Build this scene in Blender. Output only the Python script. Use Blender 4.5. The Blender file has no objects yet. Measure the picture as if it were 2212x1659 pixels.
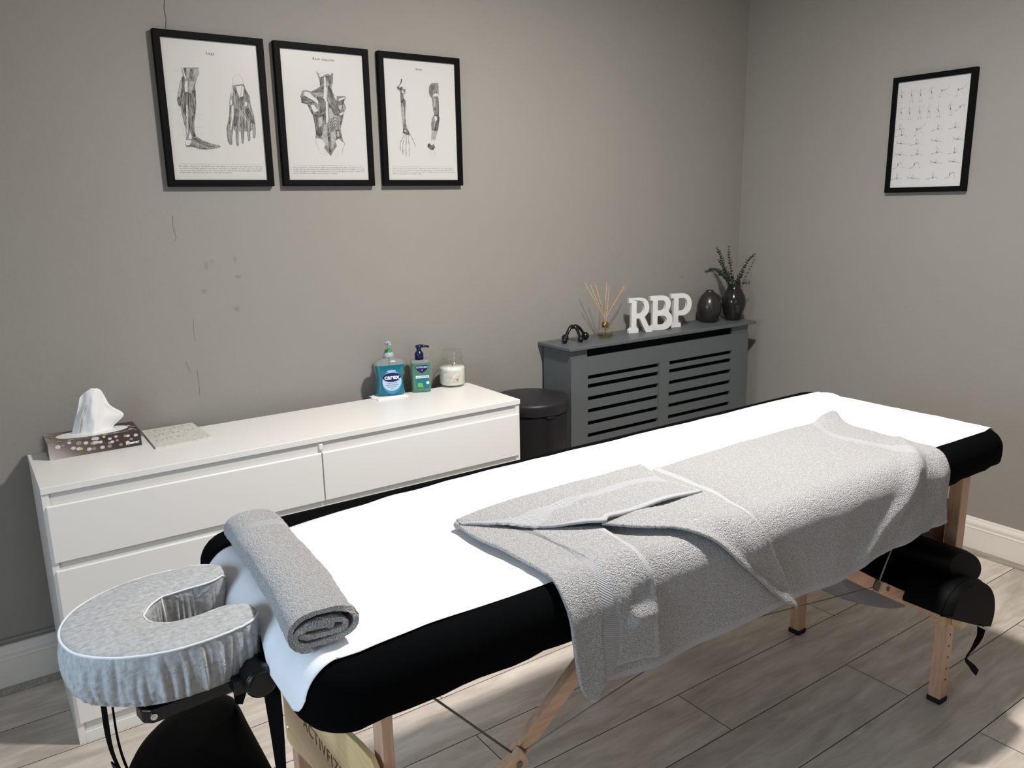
import bpy, bmesh, math, random
from mathutils import Vector, Matrix, noise
from mathutils.geometry import tessellate_polygon

# ------------------------------------------------------------------ scene, camera, light
scn = bpy.context.scene
COL = scn.collection
cam_d = bpy.data.cameras.new('camera')
cam = bpy.data.objects.new('camera', cam_d)
COL.objects.link(cam)
scn.camera = cam
cam_d.sensor_width = 36.0
cam_d.lens = 1725.06 / 2212.0 * 36.0
cam_d.clip_start = 0.02
_r = Vector((0.8191, -0.5733, -0.0180)).normalized()
_f = Vector((0.5559, 0.8012, -0.2215)).normalized()
_u = _r.cross(_f).normalized()
_r = _f.cross(_u).normalized()
cam.matrix_world = Matrix(((_r.x, _u.x, -_f.x, -0.102), (_r.y, _u.y, -_f.y, -2.585), (_r.z, _u.z, -_f.z, 1.373), (0, 0, 0, 1)))

wd = bpy.data.worlds.new('world')
scn.world = wd
wd.use_nodes = True
wd.node_tree.nodes['Background'].inputs[0].default_value = (0.62, 0.76, 1.0, 1)
wd.node_tree.nodes['Background'].inputs[1].default_value = 0.6

scn.view_settings.view_transform = 'Standard'
scn.view_settings.look = 'None'
scn.view_settings.exposure = 0.0
scn.view_settings.gamma = 1.0
scn.view_settings.use_curve_mapping = False
scn.cycles.use_denoising = True
scn.cycles.max_bounces = 8
scn.cycles.diffuse_bounces = 5
scn.cycles.caustics_reflective = False
scn.cycles.caustics_refractive = False
scn.cycles.sample_clamp_indirect = 4.0

def area(name, loc, target, size, size_y, energy, color, shape='RECTANGLE', spread=180):
    l = bpy.data.lights.new(name, 'AREA')
    l.shape = shape; l.size = size; l.size_y = size_y; l.energy = energy; l.color = color
    l.spread = math.radians(spread)
    o = bpy.data.objects.new(name, l)
    COL.objects.link(o)
    o.location = loc
    d = Vector(target) - Vector(loc)
    o.rotation_euler = d.to_track_quat('-Z', 'Y').to_euler()
    return o

LX, LY, CEIL = 1.36, -1.43, 2.44
area('ceiling_lamp_light', (LX, LY, CEIL - 0.055), (LX, LY, 0), 0.15, 0.15, 59.0, (1.0, 0.968, 0.938), 'DISK', 180)
area('daylight_and_fill', (-1.86, -1.95, 1.40), (0.2, -1.55, 0.6), 1.0, 1.0, 12.5, (0.60, 0.79, 1.0), spread=95)
area('daylight_and_fill', (0.5, -4.12, 1.5), (0.9, 0, 0.9), 1.6, 1.1, 4.5, (0.95, 0.98, 1.0))  # added fill light from behind the camera, set up like daylight

# ------------------------------------------------------------------ materials
def lin(c):
    if isinstance(c, str):
        c = [int(c[i:i + 2], 16) / 255 for i in (0, 2, 4)]
    return tuple(((x / 12.92) if x <= 0.04045 else ((x + 0.055) / 1.055) ** 2.4) for x in c)

MATS = {}
def mat(name, color, rough=0.5, metal=0.0, var=0.0, vscale=8.0, bump=0.0, bscale=200.0, bdist=0.001, stretch=None, spec=0.5,
        trans=0.0, ior=1.45, coat=0.0, sheen=0.0, voro=False, alpha=1.0, color2=None, emit=0.0, coords='Object', sss=0.0):
    m = bpy.data.materials.new(name)
    m.use_nodes = True
    nt = m.node_tree; N = nt.nodes; L = nt.links
    b = N['Principled BSDF']
    c = lin(color)
    b.inputs['Base Color'].default_value = (*c, 1)
    b.inputs['Roughness'].default_value = rough
    b.inputs['Metallic'].default_value = metal
    b.inputs['Specular IOR Level'].default_value = spec
    b.inputs['IOR'].default_value = ior
    b.inputs['Transmission Weight'].default_value = trans
    b.inputs['Coat Weight'].default_value = coat
    b.inputs['Coat Roughness'].default_value = 0.08
    b.inputs['Sheen Weight'].default_value = sheen
    b.inputs['Alpha'].default_value = alpha
    if emit:
        b.inputs['Emission Color'].default_value = (*c, 1)
        b.inputs['Emission Strength'].default_value = emit
    if var or bump:
        tc = N.new('ShaderNodeTexCoord'); mp = N.new('ShaderNodeMapping')
        L.new(tc.outputs[coords], mp.inputs['Vector'])
        if stretch: mp.inputs['Scale'].default_value = stretch
    if var:
        n = N.new('ShaderNodeTexNoise'); n.inputs['Scale'].default_value = vscale; n.inputs['Detail'].default_value = 5
        L.new(mp.outputs[0], n.inputs['Vector'])
        r = N.new('ShaderNodeValToRGB')
        c2 = lin(color2) if color2 else tuple(x * (1 - var) for x in c)
        c1 = c if color2 else tuple(min(1, x * (1 + var)) for x in c)
        r.color_ramp.elements[0].position = 0.3; r.color_ramp.elements[0].color = (*c2, 1)
        r.color_ramp.elements[1].position = 0.7; r.color_ramp.elements[1].color = (*c1, 1)
        L.new(n.outputs['Fac'], r.inputs['Fac']); L.new(r.outputs['Color'], b.inputs['Base Color'])
    if bump:
        if voro:
            n2 = N.new('ShaderNodeTexVoronoi'); n2.inputs['Scale'].default_value = bscale; out = n2.outputs['Distance']
        else:
            n2 = N.new('ShaderNodeTexNoise'); n2.inputs['Scale'].default_value = bscale; n2.inputs['Detail'].default_value = 4; out = n2.outputs['Fac']
        L.new(mp.outputs[0], n2.inputs['Vector'])
        bp = N.new('ShaderNodeBump'); bp.inputs['Strength'].default_value = bump; bp.inputs['Distance'].default_value = bdist
        L.new(out, bp.inputs['Height']); L.new(bp.outputs['Normal'], b.inputs['Normal'])
    MATS[name] = m
    return m

def wood(name, c1, c2, axis='x', rough=0.45, scale=14.0):
    st = {'x': (1, 9, 9), 'y': (9, 1, 9), 'z': (9, 9, 1)}[axis]
    return mat(name, c1, rough=rough, var=0.15, vscale=scale, stretch=st, color2=c2, bump=0.15, bscale=40, bdist=0.0006)

M_WHITE = mat('white_laminate', 'e9e6e1', rough=0.32, spec=0.45)
M_WHITE_EDGE = mat('white_recess', 'dcd9d3', rough=0.45)
M_SKIRT = mat('skirting_gloss', 'e6e1d8', rough=0.35, bump=0.05, bscale=30, bdist=0.001)
M_BEAD = wood('beading_oak', 'a79e92', '8d857a', 'y')
M_BLACKFAB = mat('black_stretch_fabric', '040506', rough=0.9, spec=0.05, bump=0.15, bscale=900, bdist=0.0004, sheen=0.0)
M_VINYL = mat('black_vinyl', '030303', rough=0.6, spec=0.09, bump=0.2, bscale=500, bdist=0.0003)
M_BLACKMET = mat('black_metal', '0a0b0d', rough=0.3, spec=0.5)
M_CHROME = mat('chrome', 'd8d8d6', rough=0.2, metal=1.0)
M_WEB = mat('black_webbing', '070707', rough=0.9, spec=0.1, bump=0.6, bscale=700, bdist=0.0004)
M_BEECH = wood('beech', 'd0ab8f', 'bd9478', 'z', rough=0.4)
M_BEECHX = wood('beech_rail', 'cfa98c', 'bb9175', 'x', rough=0.4)
M_PLY = wood('plywood', 'e4c690', 'd4b47c', 'y', rough=0.3)
M_PLYEDGE = mat('plywood_edge', '9aa09c', rough=0.6)
M_KNOB = mat('wood_knob', 'c9ae80', rough=0.4)
M_INKBROWN = mat('printed_brown_ink', '4a3a33', rough=0.5)
M_STEELD = mat('dull_steel', '6d655e', rough=0.45, metal=0.6)
M_RUB = mat('rubber', '0c0c0c', rough=0.7)
M_STEELCABLE = mat('steel_cable', '8a8780', rough=0.4, metal=0.7)
M_DARKCABLE = mat('coated_cable', '57524c', rough=0.5)
M_SHEET = mat('white_disposable_sheet', 'eaeaec', rough=0.55, bump=0.25, bscale=18, bdist=0.004, sheen=0.0)
M_TIS = mat('tissue_paper', 'f0efed', rough=0.9, bump=0.2, bscale=120, bdist=0.0005)
M_FRAME = mat('black_frame', '070606', rough=0.6, spec=0.12)
M_PAPER = mat('print_paper', 'c6c4be', rough=0.35, spec=0.4)
M_PAPER2 = mat('poster_paper', 'c9c7c6', rough=0.3, spec=0.5, var=0.02, vscale=6)
M_IM = mat('ink_mid', '77736f', rough=0.5, var=0.35, vscale=90)
M_ID = mat('ink_dark', '312e2c', rough=0.5, var=0.35, vscale=120)
M_IL = mat('ink_light', '9f9b96', rough=0.5, var=0.2, vscale=120)
M_ILL = mat('ink_faint', '9c9894', rough=0.5)
M_RAD = mat('grey_cover_paint', '5d6263', rough=0.42, spec=0.4, bump=0.06, bscale=60, bdist=0.001)
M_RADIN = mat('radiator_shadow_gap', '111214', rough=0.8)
M_BIN = mat('bin_black', '1b1a1c', rough=0.32, spec=0.5)
M_BINLID = mat('bin_lid_black', '262427', rough=0.42, spec=0.4)
M_LETTER = mat('letter_white', 'e2dfdb', rough=0.5, bump=0.1, bscale=60, bdist=0.001)
M_VASE = mat('black_ceramic', '2a2826', rough=0.28, spec=0.6, bump=0.4, bscale=45, bdist=0.002)
M_VASE2 = mat('black_gloss_ceramic', '232120', rough=0.12, spec=0.6)
M_LEAF = mat('eucalyptus_green', '424a36', rough=0.6, var=0.3, vscale=60)
M_STEM = mat('eucalyptus_stem', '3b3529', rough=0.7)
M_REED = mat('rattan_reed', 'c7a176', rough=0.7, var=0.2, vscale=80)
M_GOLD = mat('gold_cap', 'b98f54', rough=0.25, metal=1.0)
M_MASS = mat('black_plastic', '0c0d10', rough=0.22, spec=0.55)
M_GREYFAB = mat('grey_felt', '8f9195', rough=0.9, bump=0.2, bscale=300, bdist=0.0005)
M_BOXTOP = mat('tissue_film', 'e8e8e6', rough=0.35)
M_CARD = mat('card_print', 'dddbd4', rough=0.5, var=0.12, vscale=60, color2='c3c1b8')
M_CARDEDGE = mat('card_edge', '7d7b74', rough=0.6)
M_NAVY = mat('navy_print', '111d5c', rough=0.35)
M_NAVYP = mat('navy_plastic', '0d1440', rough=0.3)
M_LBLUE = mat('label_pale_blue', 'b5cbd9', rough=0.4)
M_MBLUE = mat('label_mid_blue', '3f86bd', rough=0.4)
M_PWHITE = mat('printed_white', 'e8eaec', rough=0.45)
M_TEAL = mat('label_teal', '10707c', rough=0.4)
M_LIME = mat('label_lime', '6fae4c', rough=0.4)
M_GREENP = mat('green_plastic', '1f9a4c', rough=0.4)
M_CLEARP = mat('frosted_plastic', 'c4d0cd', rough=0.35, trans=0.35, ior=1.3)
M_BLUESOAP = mat('blue_soap', '1592ab', rough=0.08, trans=0.55, ior=1.35, coat=0.6)
M_GREENSOAP = mat('green_soap', '6fae95', rough=0.1, trans=0.55, ior=1.35, coat=0.6)
M_WAX = mat('white_wax', 'efece5', rough=0.5, coat=0.5)
def mat_glass(name, tint, gl=0.08):
    m = bpy.data.materials.new(name); m.use_nodes = True
    nt = m.node_tree; N = nt.nodes; L = nt.links
    for n in list(N): N.remove(n)
    o = N.new('ShaderNodeOutputMaterial'); t = N.new('ShaderNodeBsdfTransparent'); g = N.new('ShaderNodeBsdfGlossy'); x = N.new('ShaderNodeMixShader'); f = N.new('ShaderNodeFresnel')
    f.inputs['IOR'].default_value = 1.5; g.inputs['Roughness'].default_value = gl; t.inputs['Color'].default_value = (*lin(tint), 1)
    ge = N.new('ShaderNodeNewGeometry'); iv = N.new('ShaderNodeMath'); iv.operation = 'SUBTRACT'; iv.inputs[0].default_value = 1; L.new(ge.outputs['Backfacing'], iv.inputs[1])
    mu = N.new('ShaderNodeMath'); mu.operation = 'MULTIPLY'; L.new(f.outputs[0], mu.inputs[0]); L.new(iv.outputs[0], mu.inputs[1]); L.new(mu.outputs[0], x.inputs[0]); L.new(t.outputs[0], x.inputs[1]); L.new(g.outputs[0], x.inputs[2]); L.new(x.outputs[0], o.inputs[0]); return m
M_GLASS = mat_glass('clear_glass', 'fcfdfc', 0.06)
M_OIL = mat_glass('diffuser_oil', 'e8dcc0', 0.03)
M_LABELG = mat('candle_label', 'd9d4c9', rough=0.5, var=0.25, vscale=70, color2='b3aca0')
M_BROWNDOT = mat('candle_label_dot', '9d8354', rough=0.5)
M_LAMP = mat('lamp_diffuser', 'fff1e0', emit=6.0)
M_PVC = mat('window_frame_white', 'e8e8e6', rough=0.4)
M_COTTON = mat('cotton_pad', 'ece9e6', rough=0.9)

def mat_wall(name, marks=()):
    m = mat(name, '95918a', rough=0.75, spec=0.2, var=0.03, vscale=1.7, bump=0.35, bscale=75, bdist=0.0022)
    nt = m.node_tree; N = nt.nodes; L = nt.links; b = N['Principled BSDF']
    src = b.inputs['Base Color'].links[0].from_socket
    tc = N.new('ShaderNodeTexCoord')
    for (px, pz, rx, rz, amt) in marks:
        mp = N.new('ShaderNodeMapping'); mp.vector_type = 'TEXTURE'
        mp.inputs['Location'].default_value = (px, 0, pz); mp.inputs['Scale'].default_value = (rx, 1, rz)
        L.new(tc.outputs['Object'], mp.inputs['Vector'])
        nz = N.new('ShaderNodeTexNoise'); nz.inputs['Scale'].default_value = 1.3; nz.inputs['Detail'].default_value = 3
        L.new(mp.outputs[0], nz.inputs['Vector'])
        ln = N.new('ShaderNodeVectorMath'); ln.operation = 'LENGTH'; L.new(mp.outputs[0], ln.inputs[0])
        ad = N.new('ShaderNodeMath'); ad.operation = 'ADD'; L.new(ln.outputs['Value'], ad.inputs[0]); L.new(nz.outputs['Fac'], ad.inputs[1])
        mr = N.new('ShaderNodeMapRange'); mr.inputs['From Min'].default_value = 0.6; mr.inputs['From Max'].default_value = 1.5
        mr.inputs['To Min'].default_value = amt; mr.inputs['To Max'].default_value = 0.0
        L.new(ad.outputs[0], mr.inputs['Value'])
        mx = N.new('ShaderNodeMix'); mx.data_type = 'RGBA'; L.new(mr.outputs[0], mx.inputs['Factor'])
        L.new(src, mx.inputs[6]); mx.inputs[7].default_value = (*lin('6f6a64'), 1)
        src = mx.outputs[2]
    L.new(src, b.inputs['Base Color'])
    return m
M_WALL = mat_wall('grey_wall_paint')
M_WALLB = mat_wall('grey_wall_paint_marked', [(.548, 1.199, .010, .022, .35), (.567, 1.209, .008, .016, .3), (.638, 1.215, .007, .016, .38), (.642, 1.159, .013, .008, .5),
                   (.534, 1.121, .010, .010, .5), (.629, 1.057, .014, .014, .5), (2.655, 1.025, .02, .010, .4)])
M_CEIL = mat('ceiling_paint', 'e4e1db', rough=0.9)
M_CRACK = mat('crack_dark', '5b5650', rough=0.9)

def mat_floor():
    m = bpy.data.materials.new('grey_oak_laminate'); m.use_nodes = True
    nt = m.node_tree; N = nt.nodes; L = nt.links; b = N['Principled BSDF']
    b.inputs['Roughness'].default_value = 0.42; b.inputs['Specular IOR Level'].default_value = 0.35
    tc = N.new('ShaderNodeTexCoord'); at = N.new('ShaderNodeAttribute'); at.attribute_name = 'plank'
    cb = N.new('ShaderNodeCombineXYZ'); mu = N.new('ShaderNodeMath'); mu.operation = 'MULTIPLY'; mu.inputs[1].default_value = 13.7
    L.new(at.outputs['Fac'], mu.inputs[0]); L.new(mu.outputs[0], cb.inputs[0]); L.new(mu.outputs[0], cb.inputs[1]); L.new(mu.outputs[0], cb.inputs[2])
    ad = N.new('ShaderNodeVectorMath'); L.new(tc.outputs['Object'], ad.inputs[0]); L.new(cb.outputs[0], ad.inputs[1])
    mp = N.new('ShaderNodeMapping'); mp.inputs['Scale'].default_value = (1.6, 9, 1); L.new(ad.outputs[0], mp.inputs['Vector'])
    n = N.new('ShaderNodeTexNoise'); n.inputs['Scale'].default_value = 3.0; n.inputs['Detail'].default_value = 9; n.inputs['Roughness'].default_value = 0.62; n.inputs['Distortion'].default_value = 0.7
    L.new(mp.outputs[0], n.inputs['Vector'])
    mp2 = N.new('ShaderNodeMapping'); mp2.inputs['Scale'].default_value = (1.4, 3.2, 1); L.new(ad.outputs[0], mp2.inputs['Vector'])
    n2 = N.new('ShaderNodeTexNoise'); n2.inputs['Scale'].default_value = 2.2; n2.inputs['Detail'].default_value = 3; L.new(mp2.outputs[0], n2.inputs['Vector'])
    r = N.new('ShaderNodeValToRGB'); e = r.color_ramp.elements
    e[0].position = 0.32; e[0].color = (*lin('bdb1a4'), 1); e[1].position = 0.66; e[1].color = (*lin('e2d6c9'), 1)
    L.new(n.outputs['Fac'], r.inputs['Fac'])
    r2 = N.new('ShaderNodeValToRGB'); e = r2.color_ramp.elements
    e[0].position = 0.30; e[0].color = (.66, .65, .64, 1); e[1].position = 0.52; e[1].color = (1, 1, 1, 1)
    L.new(n2.outputs['Fac'], r2.inputs['Fac'])
    mx = N.new('ShaderNodeMix'); mx.data_type = 'RGBA'; mx.blend_type = 'MULTIPLY'; mx.inputs['Factor'].default_value = 0.55
    L.new(r.outputs['Color'], mx.inputs[6]); L.new(r2.outputs['Color'], mx.inputs[7])
    mr = N.new('ShaderNodeMapRange'); mr.inputs['To Min'].default_value = 0.86; mr.inputs['To Max'].default_value = 1.06; L.new(at.outputs['Fac'], mr.inputs['Value'])
    mx2 = N.new('ShaderNodeVectorMath'); mx2.operation = 'SCALE'; L.new(mx.outputs[2], mx2.inputs[0]); L.new(mr.outputs[0], mx2.inputs['Scale'])
    L.new(mx2.outputs[0], b.inputs['Base Color'])
    bp = N.new('ShaderNodeBump'); bp.inputs['Strength'].default_value = 0.12; bp.inputs['Distance'].default_value = 0.001
    L.new(n.outputs['Fac'], bp.inputs['Height']); L.new(bp.outputs[0], b.inputs['Normal'])
    return m
M_FLOOR = mat_floor()
M_GROOVE = mat('plank_groove', '2c2824', rough=0.9)

def mat_terry(name, color, dist=0.0032, scale=400.0):
    m = bpy.data.materials.new(name); m.use_nodes = True
    nt = m.node_tree; N = nt.nodes; L = nt.links; b = N['Principled BSDF']
    b.inputs['Roughness'].default_value = 0.95; b.inputs['Specular IOR Level'].default_value = 0.05; b.inputs['Sheen Weight'].default_value = 0.25
    tc = N.new('ShaderNodeTexCoord')
    nz = N.new('ShaderNodeTexNoise'); nz.inputs['Scale'].default_value = 120; L.new(tc.outputs['Object'], nz.inputs['Vector'])
    vm = N.new('ShaderNodeVectorMath'); vm.operation = 'SCALE'; vm.inputs['Scale'].default_value = 0.006; L.new(nz.outputs['Color'], vm.inputs[0])
    va = N.new('ShaderNodeVectorMath'); L.new(tc.outputs['Object'], va.inputs[0]); L.new(vm.outputs[0], va.inputs[1])
    v = N.new('ShaderNodeTexVoronoi'); v.inputs['Scale'].default_value = scale; L.new(va.outputs[0], v.inputs['Vector'])
    r = N.new('ShaderNodeValToRGB'); c = lin(color)
    r.color_ramp.elements[0].position = 0.1; r.color_ramp.elements[0].color = (*[min(1, x * 1.12) for x in c], 1)
    r.color_ramp.elements[1].position = 0.75; r.color_ramp.elements[1].color = (*[x * 0.66 for x in c], 1)
    L.new(v.outputs['Distance'], r.inputs['Fac']); L.new(r.outputs['Color'], b.inputs['Base Color'])
    iv = N.new('ShaderNodeMath'); iv.operation = 'SUBTRACT'; iv.inputs[0].default_value = 1.0; L.new(v.outputs['Distance'], iv.inputs[1])
    bp = N.new('ShaderNodeBump'); bp.inputs['Strength'].default_value = 0.85; bp.inputs['Distance'].default_value = dist
    L.new(iv.outputs[0], bp.inputs['Height']); L.new(bp.outputs[0], b.inputs['Normal'])
    return m
M_TERRY = mat_terry('grey_terry', 'b8b6b5')

def mat_band(name, color, freq=230.0, slant=0.8):
    m = bpy.data.materials.new(name); m.use_nodes = True
    nt = m.node_tree; N = nt.nodes; L = nt.links; b = N['Principled BSDF']
    c = lin(color); b.inputs['Base Color'].default_value = (*c, 1)
    b.inputs['Roughness'].default_value = 0.8; b.inputs['Specular IOR Level'].default_value = 0.15
    uv = N.new('ShaderNodeUVMap'); mp = N.new('ShaderNodeMapping'); mp.inputs['Rotation'].default_value = (0, 0, slant)
    L.new(uv.outputs[0], mp.inputs['Vector'])
    w = N.new('ShaderNodeTexWave'); w.inputs['Scale'].default_value = freq / 6.283 * 2; w.inputs['Distortion'].default_value = 0.3
    L.new(mp.outputs[0], w.inputs['Vector'])
    bp = N.new('ShaderNodeBump'); bp.inputs['Strength'].default_value = 0.9; bp.inputs['Distance'].default_value = 0.0015
    L.new(w.outputs['Fac'], bp.inputs['Height']); L.new(bp.outputs[0], b.inputs['Normal'])
    return m
M_BAND = mat_band('towel_border_weave', 'a8a8aa')
M_HEM = mat('towel_hem', 'a2a3a5', rough=0.85, bump=0.5, bscale=260, bdist=0.0012)

def mat_nonwoven():
    m = mat('nonwoven_cover', 'b7b8b8', rough=0.8, spec=0.2, var=0.1, vscale=130, color2='9b9c9c', bump=0.5, bscale=420, bdist=0.0008)
    nt = m.node_tree; N = nt.nodes; L = nt.links; b = N['Principled BSDF']
    tc = N.new('ShaderNodeTexCoord'); base = b.inputs['Normal'].links[0].from_node
    prev = base
    for sc, rot, st in ((9.0, .5, (1, 5, 1)), (13.0, -.4, (1, 4, 2)), (7.0, 1.5, (1, 6, 1))):
        mp = N.new('ShaderNodeMapping'); mp.inputs['Scale'].default_value = st; mp.inputs['Rotation'].default_value = (0, 0, rot); L.new(tc.outputs['Object'], mp.inputs['Vector'])
        n = N.new('ShaderNodeTexNoise'); n.inputs['Scale'].default_value = sc; n.inputs['Detail'].default_value = 1.5; n.inputs['Distortion'].default_value = .6; L.new(mp.outputs[0], n.inputs['Vector'])
        a = N.new('ShaderNodeMath'); a.operation = 'SUBTRACT'; a.inputs[1].default_value = .5; L.new(n.outputs['Fac'], a.inputs[0])
        c = N.new('ShaderNodeMath'); c.operation = 'ABSOLUTE'; L.new(a.outputs[0], c.inputs[0])
        r = N.new('ShaderNodeMapRange'); r.inputs['From Max'].default_value = .045; r.inputs['To Min'].default_value = 1; r.inputs['To Max'].default_value = 0; L.new(c.outputs[0], r.inputs['Value'])
        p = N.new('ShaderNodeBump'); p.inputs['Strength'].default_value = .32; p.inputs['Distance'].default_value = .0022; L.new(r.outputs[0], p.inputs['Height']); L.new(prev.outputs['Normal'], p.inputs['Normal']); prev = p
    L.new(prev.outputs['Normal'], b.inputs['Normal'])
    return m
M_NONW = mat_nonwoven()
M_SEAM = mat('white_seam', 'dedfe0', rough=0.8, bump=0.6, bscale=300, bdist=0.001)

def mat_kbox():
    m = bpy.data.materials.new('tissue_box_print'); m.use_nodes = True
    nt = m.node_tree; N = nt.nodes; L = nt.links; b = N['Principled BSDF']; b.inputs['Roughness'].default_value = 0.4
    tc = N.new('ShaderNodeTexCoord'); sx = N.new('ShaderNodeSeparateXYZ'); L.new(tc.outputs['Object'], sx.inputs[0])
    mr = N.new('ShaderNodeMapRange'); mr.inputs['From Min'].default_value = 0.0; mr.inputs['From Max'].default_value = 0.19; L.new(sx.outputs['X'], mr.inputs['Value'])
    mz = N.new('ShaderNodeMath'); mz.operation = 'MULTIPLY_ADD'; mz.inputs[1].default_value = 6.0; L.new(sx.outputs['Z'], mz.inputs[0]); L.new(mr.outputs[0], mz.inputs[2])
    r = N.new('ShaderNodeValToRGB'); e = r.color_ramp.elements
    e[0].position = 0.05; e[0].color = (*lin('b9b2aa'), 1); e[1].position = 0.42; e[1].color = (*lin('6f625c'), 1)
    k = e.new(0.95); k.color = (*lin('3b302d'), 1)
    L.new(mz.outputs[0], r.inputs['Fac']); L.new(r.outputs['Color'], b.inputs['Base Color'])
    return m
M_KBOX = mat_kbox()
M_DOT1 = mat('dot_pale', 'c9c3bb', rough=0.5); M_DOT2 = mat('dot_taupe', '92867f', rough=0.5); M_DOT3 = mat('dot_gold', 'cdb877', rough=0.5)

# ------------------------------------------------------------------ mesh helpers
class MB:
    def __init__(s): s.v = []; s.f = []; s.m = []; s.uv = {}
    def add(s, vs, fs, mi=0):
        o = len(s.v); s.v += [tuple(x) for x in vs]
        for f in fs: s.f.append([o + i for i in f]); s.m.append(mi)
        return o
    def box(s, a, b, mi=0):
        x0, y0, z0 = [min(a[i], b[i]) for i in range(3)]; x1, y1, z1 = [max(a[i], b[i]) for i in range(3)]
        s.add([(x0, y0, z0), (x1, y0, z0), (x1, y1, z0), (x0, y1, z0), (x0, y0, z1), (x1, y0, z1), (x1, y1, z1), (x0, y1, z1)],
              [(3, 2, 1, 0), (4, 5, 6, 7), (0, 1, 5, 4), (1, 2, 6, 5), (2, 3, 7, 6), (3, 0, 4, 7)], mi)
    def beam(s, p, q, w, h, up=(0, 0, 1), mi=0):
        p = Vector(p); q = Vector(q); d = (q - p).normalized(); sd = d.cross(Vector(up)).normalized(); u = sd.cross(d).normalized()
        vs = []
        for c in (p, q):
            for a, b_ in ((-1, -1), (1, -1), (1, 1), (-1, 1)): vs.append(c + sd * a * w / 2 + u * b_ * h / 2)
        s.add(vs, [(0, 1, 2, 3), (7, 6, 5, 4), (0, 4, 5, 1), (1, 5, 6, 2), (2, 6, 7, 3), (3, 7, 4, 0)], mi)
    def tube(s, pts, rad, n=8, mi=0, cap=True, close=False):
        pts = [Vector(p) for p in pts]; R = rad if hasattr(rad, '__len__') else [rad] * len(pts)
        rings = []; prev = None; K = len(pts)
        for i, p in enumerate(pts):
            if close: d = (pts[(i + 1) % K] - pts[i - 1]).normalized()
            else: d = (pts[min(i + 1, K - 1)] - pts[max(i - 1, 0)]).normalized()
            if prev is None:
                a = Vector((0, 0, 1)) if abs(d.z) < 0.9 else Vector((1, 0, 0)); x = d.cross(a).normalized()
            else: x = (prev - d * prev.dot(d)).normalized()
            prev = x; y = d.cross(x)
            rings.append([p + (x * math.cos(2 * math.pi * k / n) + y * math.sin(2 * math.pi * k / n)) * R[i] for k in range(n)])
        vs = [v for r in rings for v in r]; fs = []
        for i in range(K if close else K - 1):
            j = (i + 1) % K
            for k in range(n): fs.append((i * n + k, i * n + (k + 1) % n, j * n + (k + 1) % n, j * n + k))
        if cap and not close: fs.append(tuple(range(n - 1, -1, -1))); fs.append(tuple((K - 1) * n + k for k in range(n)))
        s.add(vs, fs, mi)
    def lathe(s, prof, c=(0, 0, 0), n=40, mi=0, sx=1.0, sy=1.0, cap=True, rot=0.0):
        vs = []; fs = []
        for r, z in prof:
            for k in range(n):
                a = 2 * math.pi * k / n; x = r * sx * math.cos(a); y = r * sy * math.sin(a)
                vs.append((c[0] + x * math.cos(rot) - y * math.sin(rot), c[1] + x * math.sin(rot) + y * math.cos(rot), c[2] + z))
        for i in range(len(prof) - 1):
            for k in range(n): fs.append((i * n + k, i * n + (k + 1) % n, (i + 1) * n + (k + 1) % n, (i + 1) * n + k))
        if cap:
            if prof[0][0] > 1e-5: fs.append(tuple(range(n - 1, -1, -1)))
            if prof[-1][0] > 1e-5: fs.append(tuple((len(prof) - 1) * n + k for k in range(n)))
        s.add(vs, fs, mi)
    def poly(s, pts, d, mi=0, holes=()):
        """extrude 3-D outline (list of loops) by vector d"""
        loops = [[Vector(p) for p in pts]] + [[Vector(p) for p in h] for h in holes]
        tr = tessellate_polygon(loops); allv = [p for l in loops for p in l]; n = len(allv); d = Vector(d)
        nn = Vector((0, 0, 0))
        for t in tr: nn += (allv[t[1]] - allv[t[0]]).cross(allv[t[2]] - allv[t[0]])
        flip = nn.dot(d) > 0
        fs = []
        for t in tr:
            a = tuple(t)
            fs.append(a[::-1] if flip else a); fs.append(tuple(i + n for i in (a if flip else a[::-1])))
        o = 0
        for l in loops:
            k = len(l)
            for i in range(k):
                j = (i + 1) % k; fs.append((o + i, o + j, o + j + n, o + i + n))
            o += k
        s.add(allv + [p + d for p in allv], fs, mi)
    def flat(s, pts, mi=0):
        P = [Vector(p) for p in pts]
        for t in tessellate_polygon([P]): s.add([P[i] for i in t], [(0, 1, 2)], mi)
    def grid(s, rows, mi=0, wrap=False, uv=None, mfun=None):
        n = len(rows[0]); o = len(s.v); s.v += [tuple(p) for r in rows for p in r]
        if uv:
            for i in range(len(rows)):
                for j in range(n): s.uv[o + i * n + j] = uv[i][j]
        for i in range(len(rows) - 1):
            for j in range(n if wrap else n - 1):
                k = (j + 1) % n
                s.f.append([o + i * n + j, o + i * n + k, o + (i + 1) * n + k, o + (i + 1) * n + j]); s.m.append(mfun(i, j) if mfun else mi)
    def build(s, name, mats, parent=None, smooth=False, bevel=0.0, seg=2, solid=0.0, solid_off=-1, recalc=True, sub=0, angle=35, loc=None):
        me = bpy.data.meshes.new(name)
        if loc: s.v = [(x - loc[0], y - loc[1], z - loc[2]) for x, y, z in s.v]
        me.from_pydata(s.v, [], s.f); me.validate()
        for m in (mats if isinstance(mats, (list, tuple)) else [mats]): me.materials.append(m)
        if len(me.polygons) == len(s.m):
            me.polygons.foreach_set('material_index', s.m)
        if s.uv:
            l = me.uv_layers.new(name='UVMap')
            for lp in me.loops: l.data[lp.index].uv = s.uv.get(lp.vertex_index, (0, 0))
        if recalc:
            bm = bmesh.new(); bm.from_mesh(me); bmesh.ops.recalc_face_normals(bm, faces=bm.faces); bm.to_mesh(me); bm.free()
        if smooth: me.polygons.foreach_set('use_smooth', [True] * len(me.polygons))
        o = bpy.data.objects.new(name, me); COL.objects.link(o)
        if loc: o.location = loc
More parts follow.
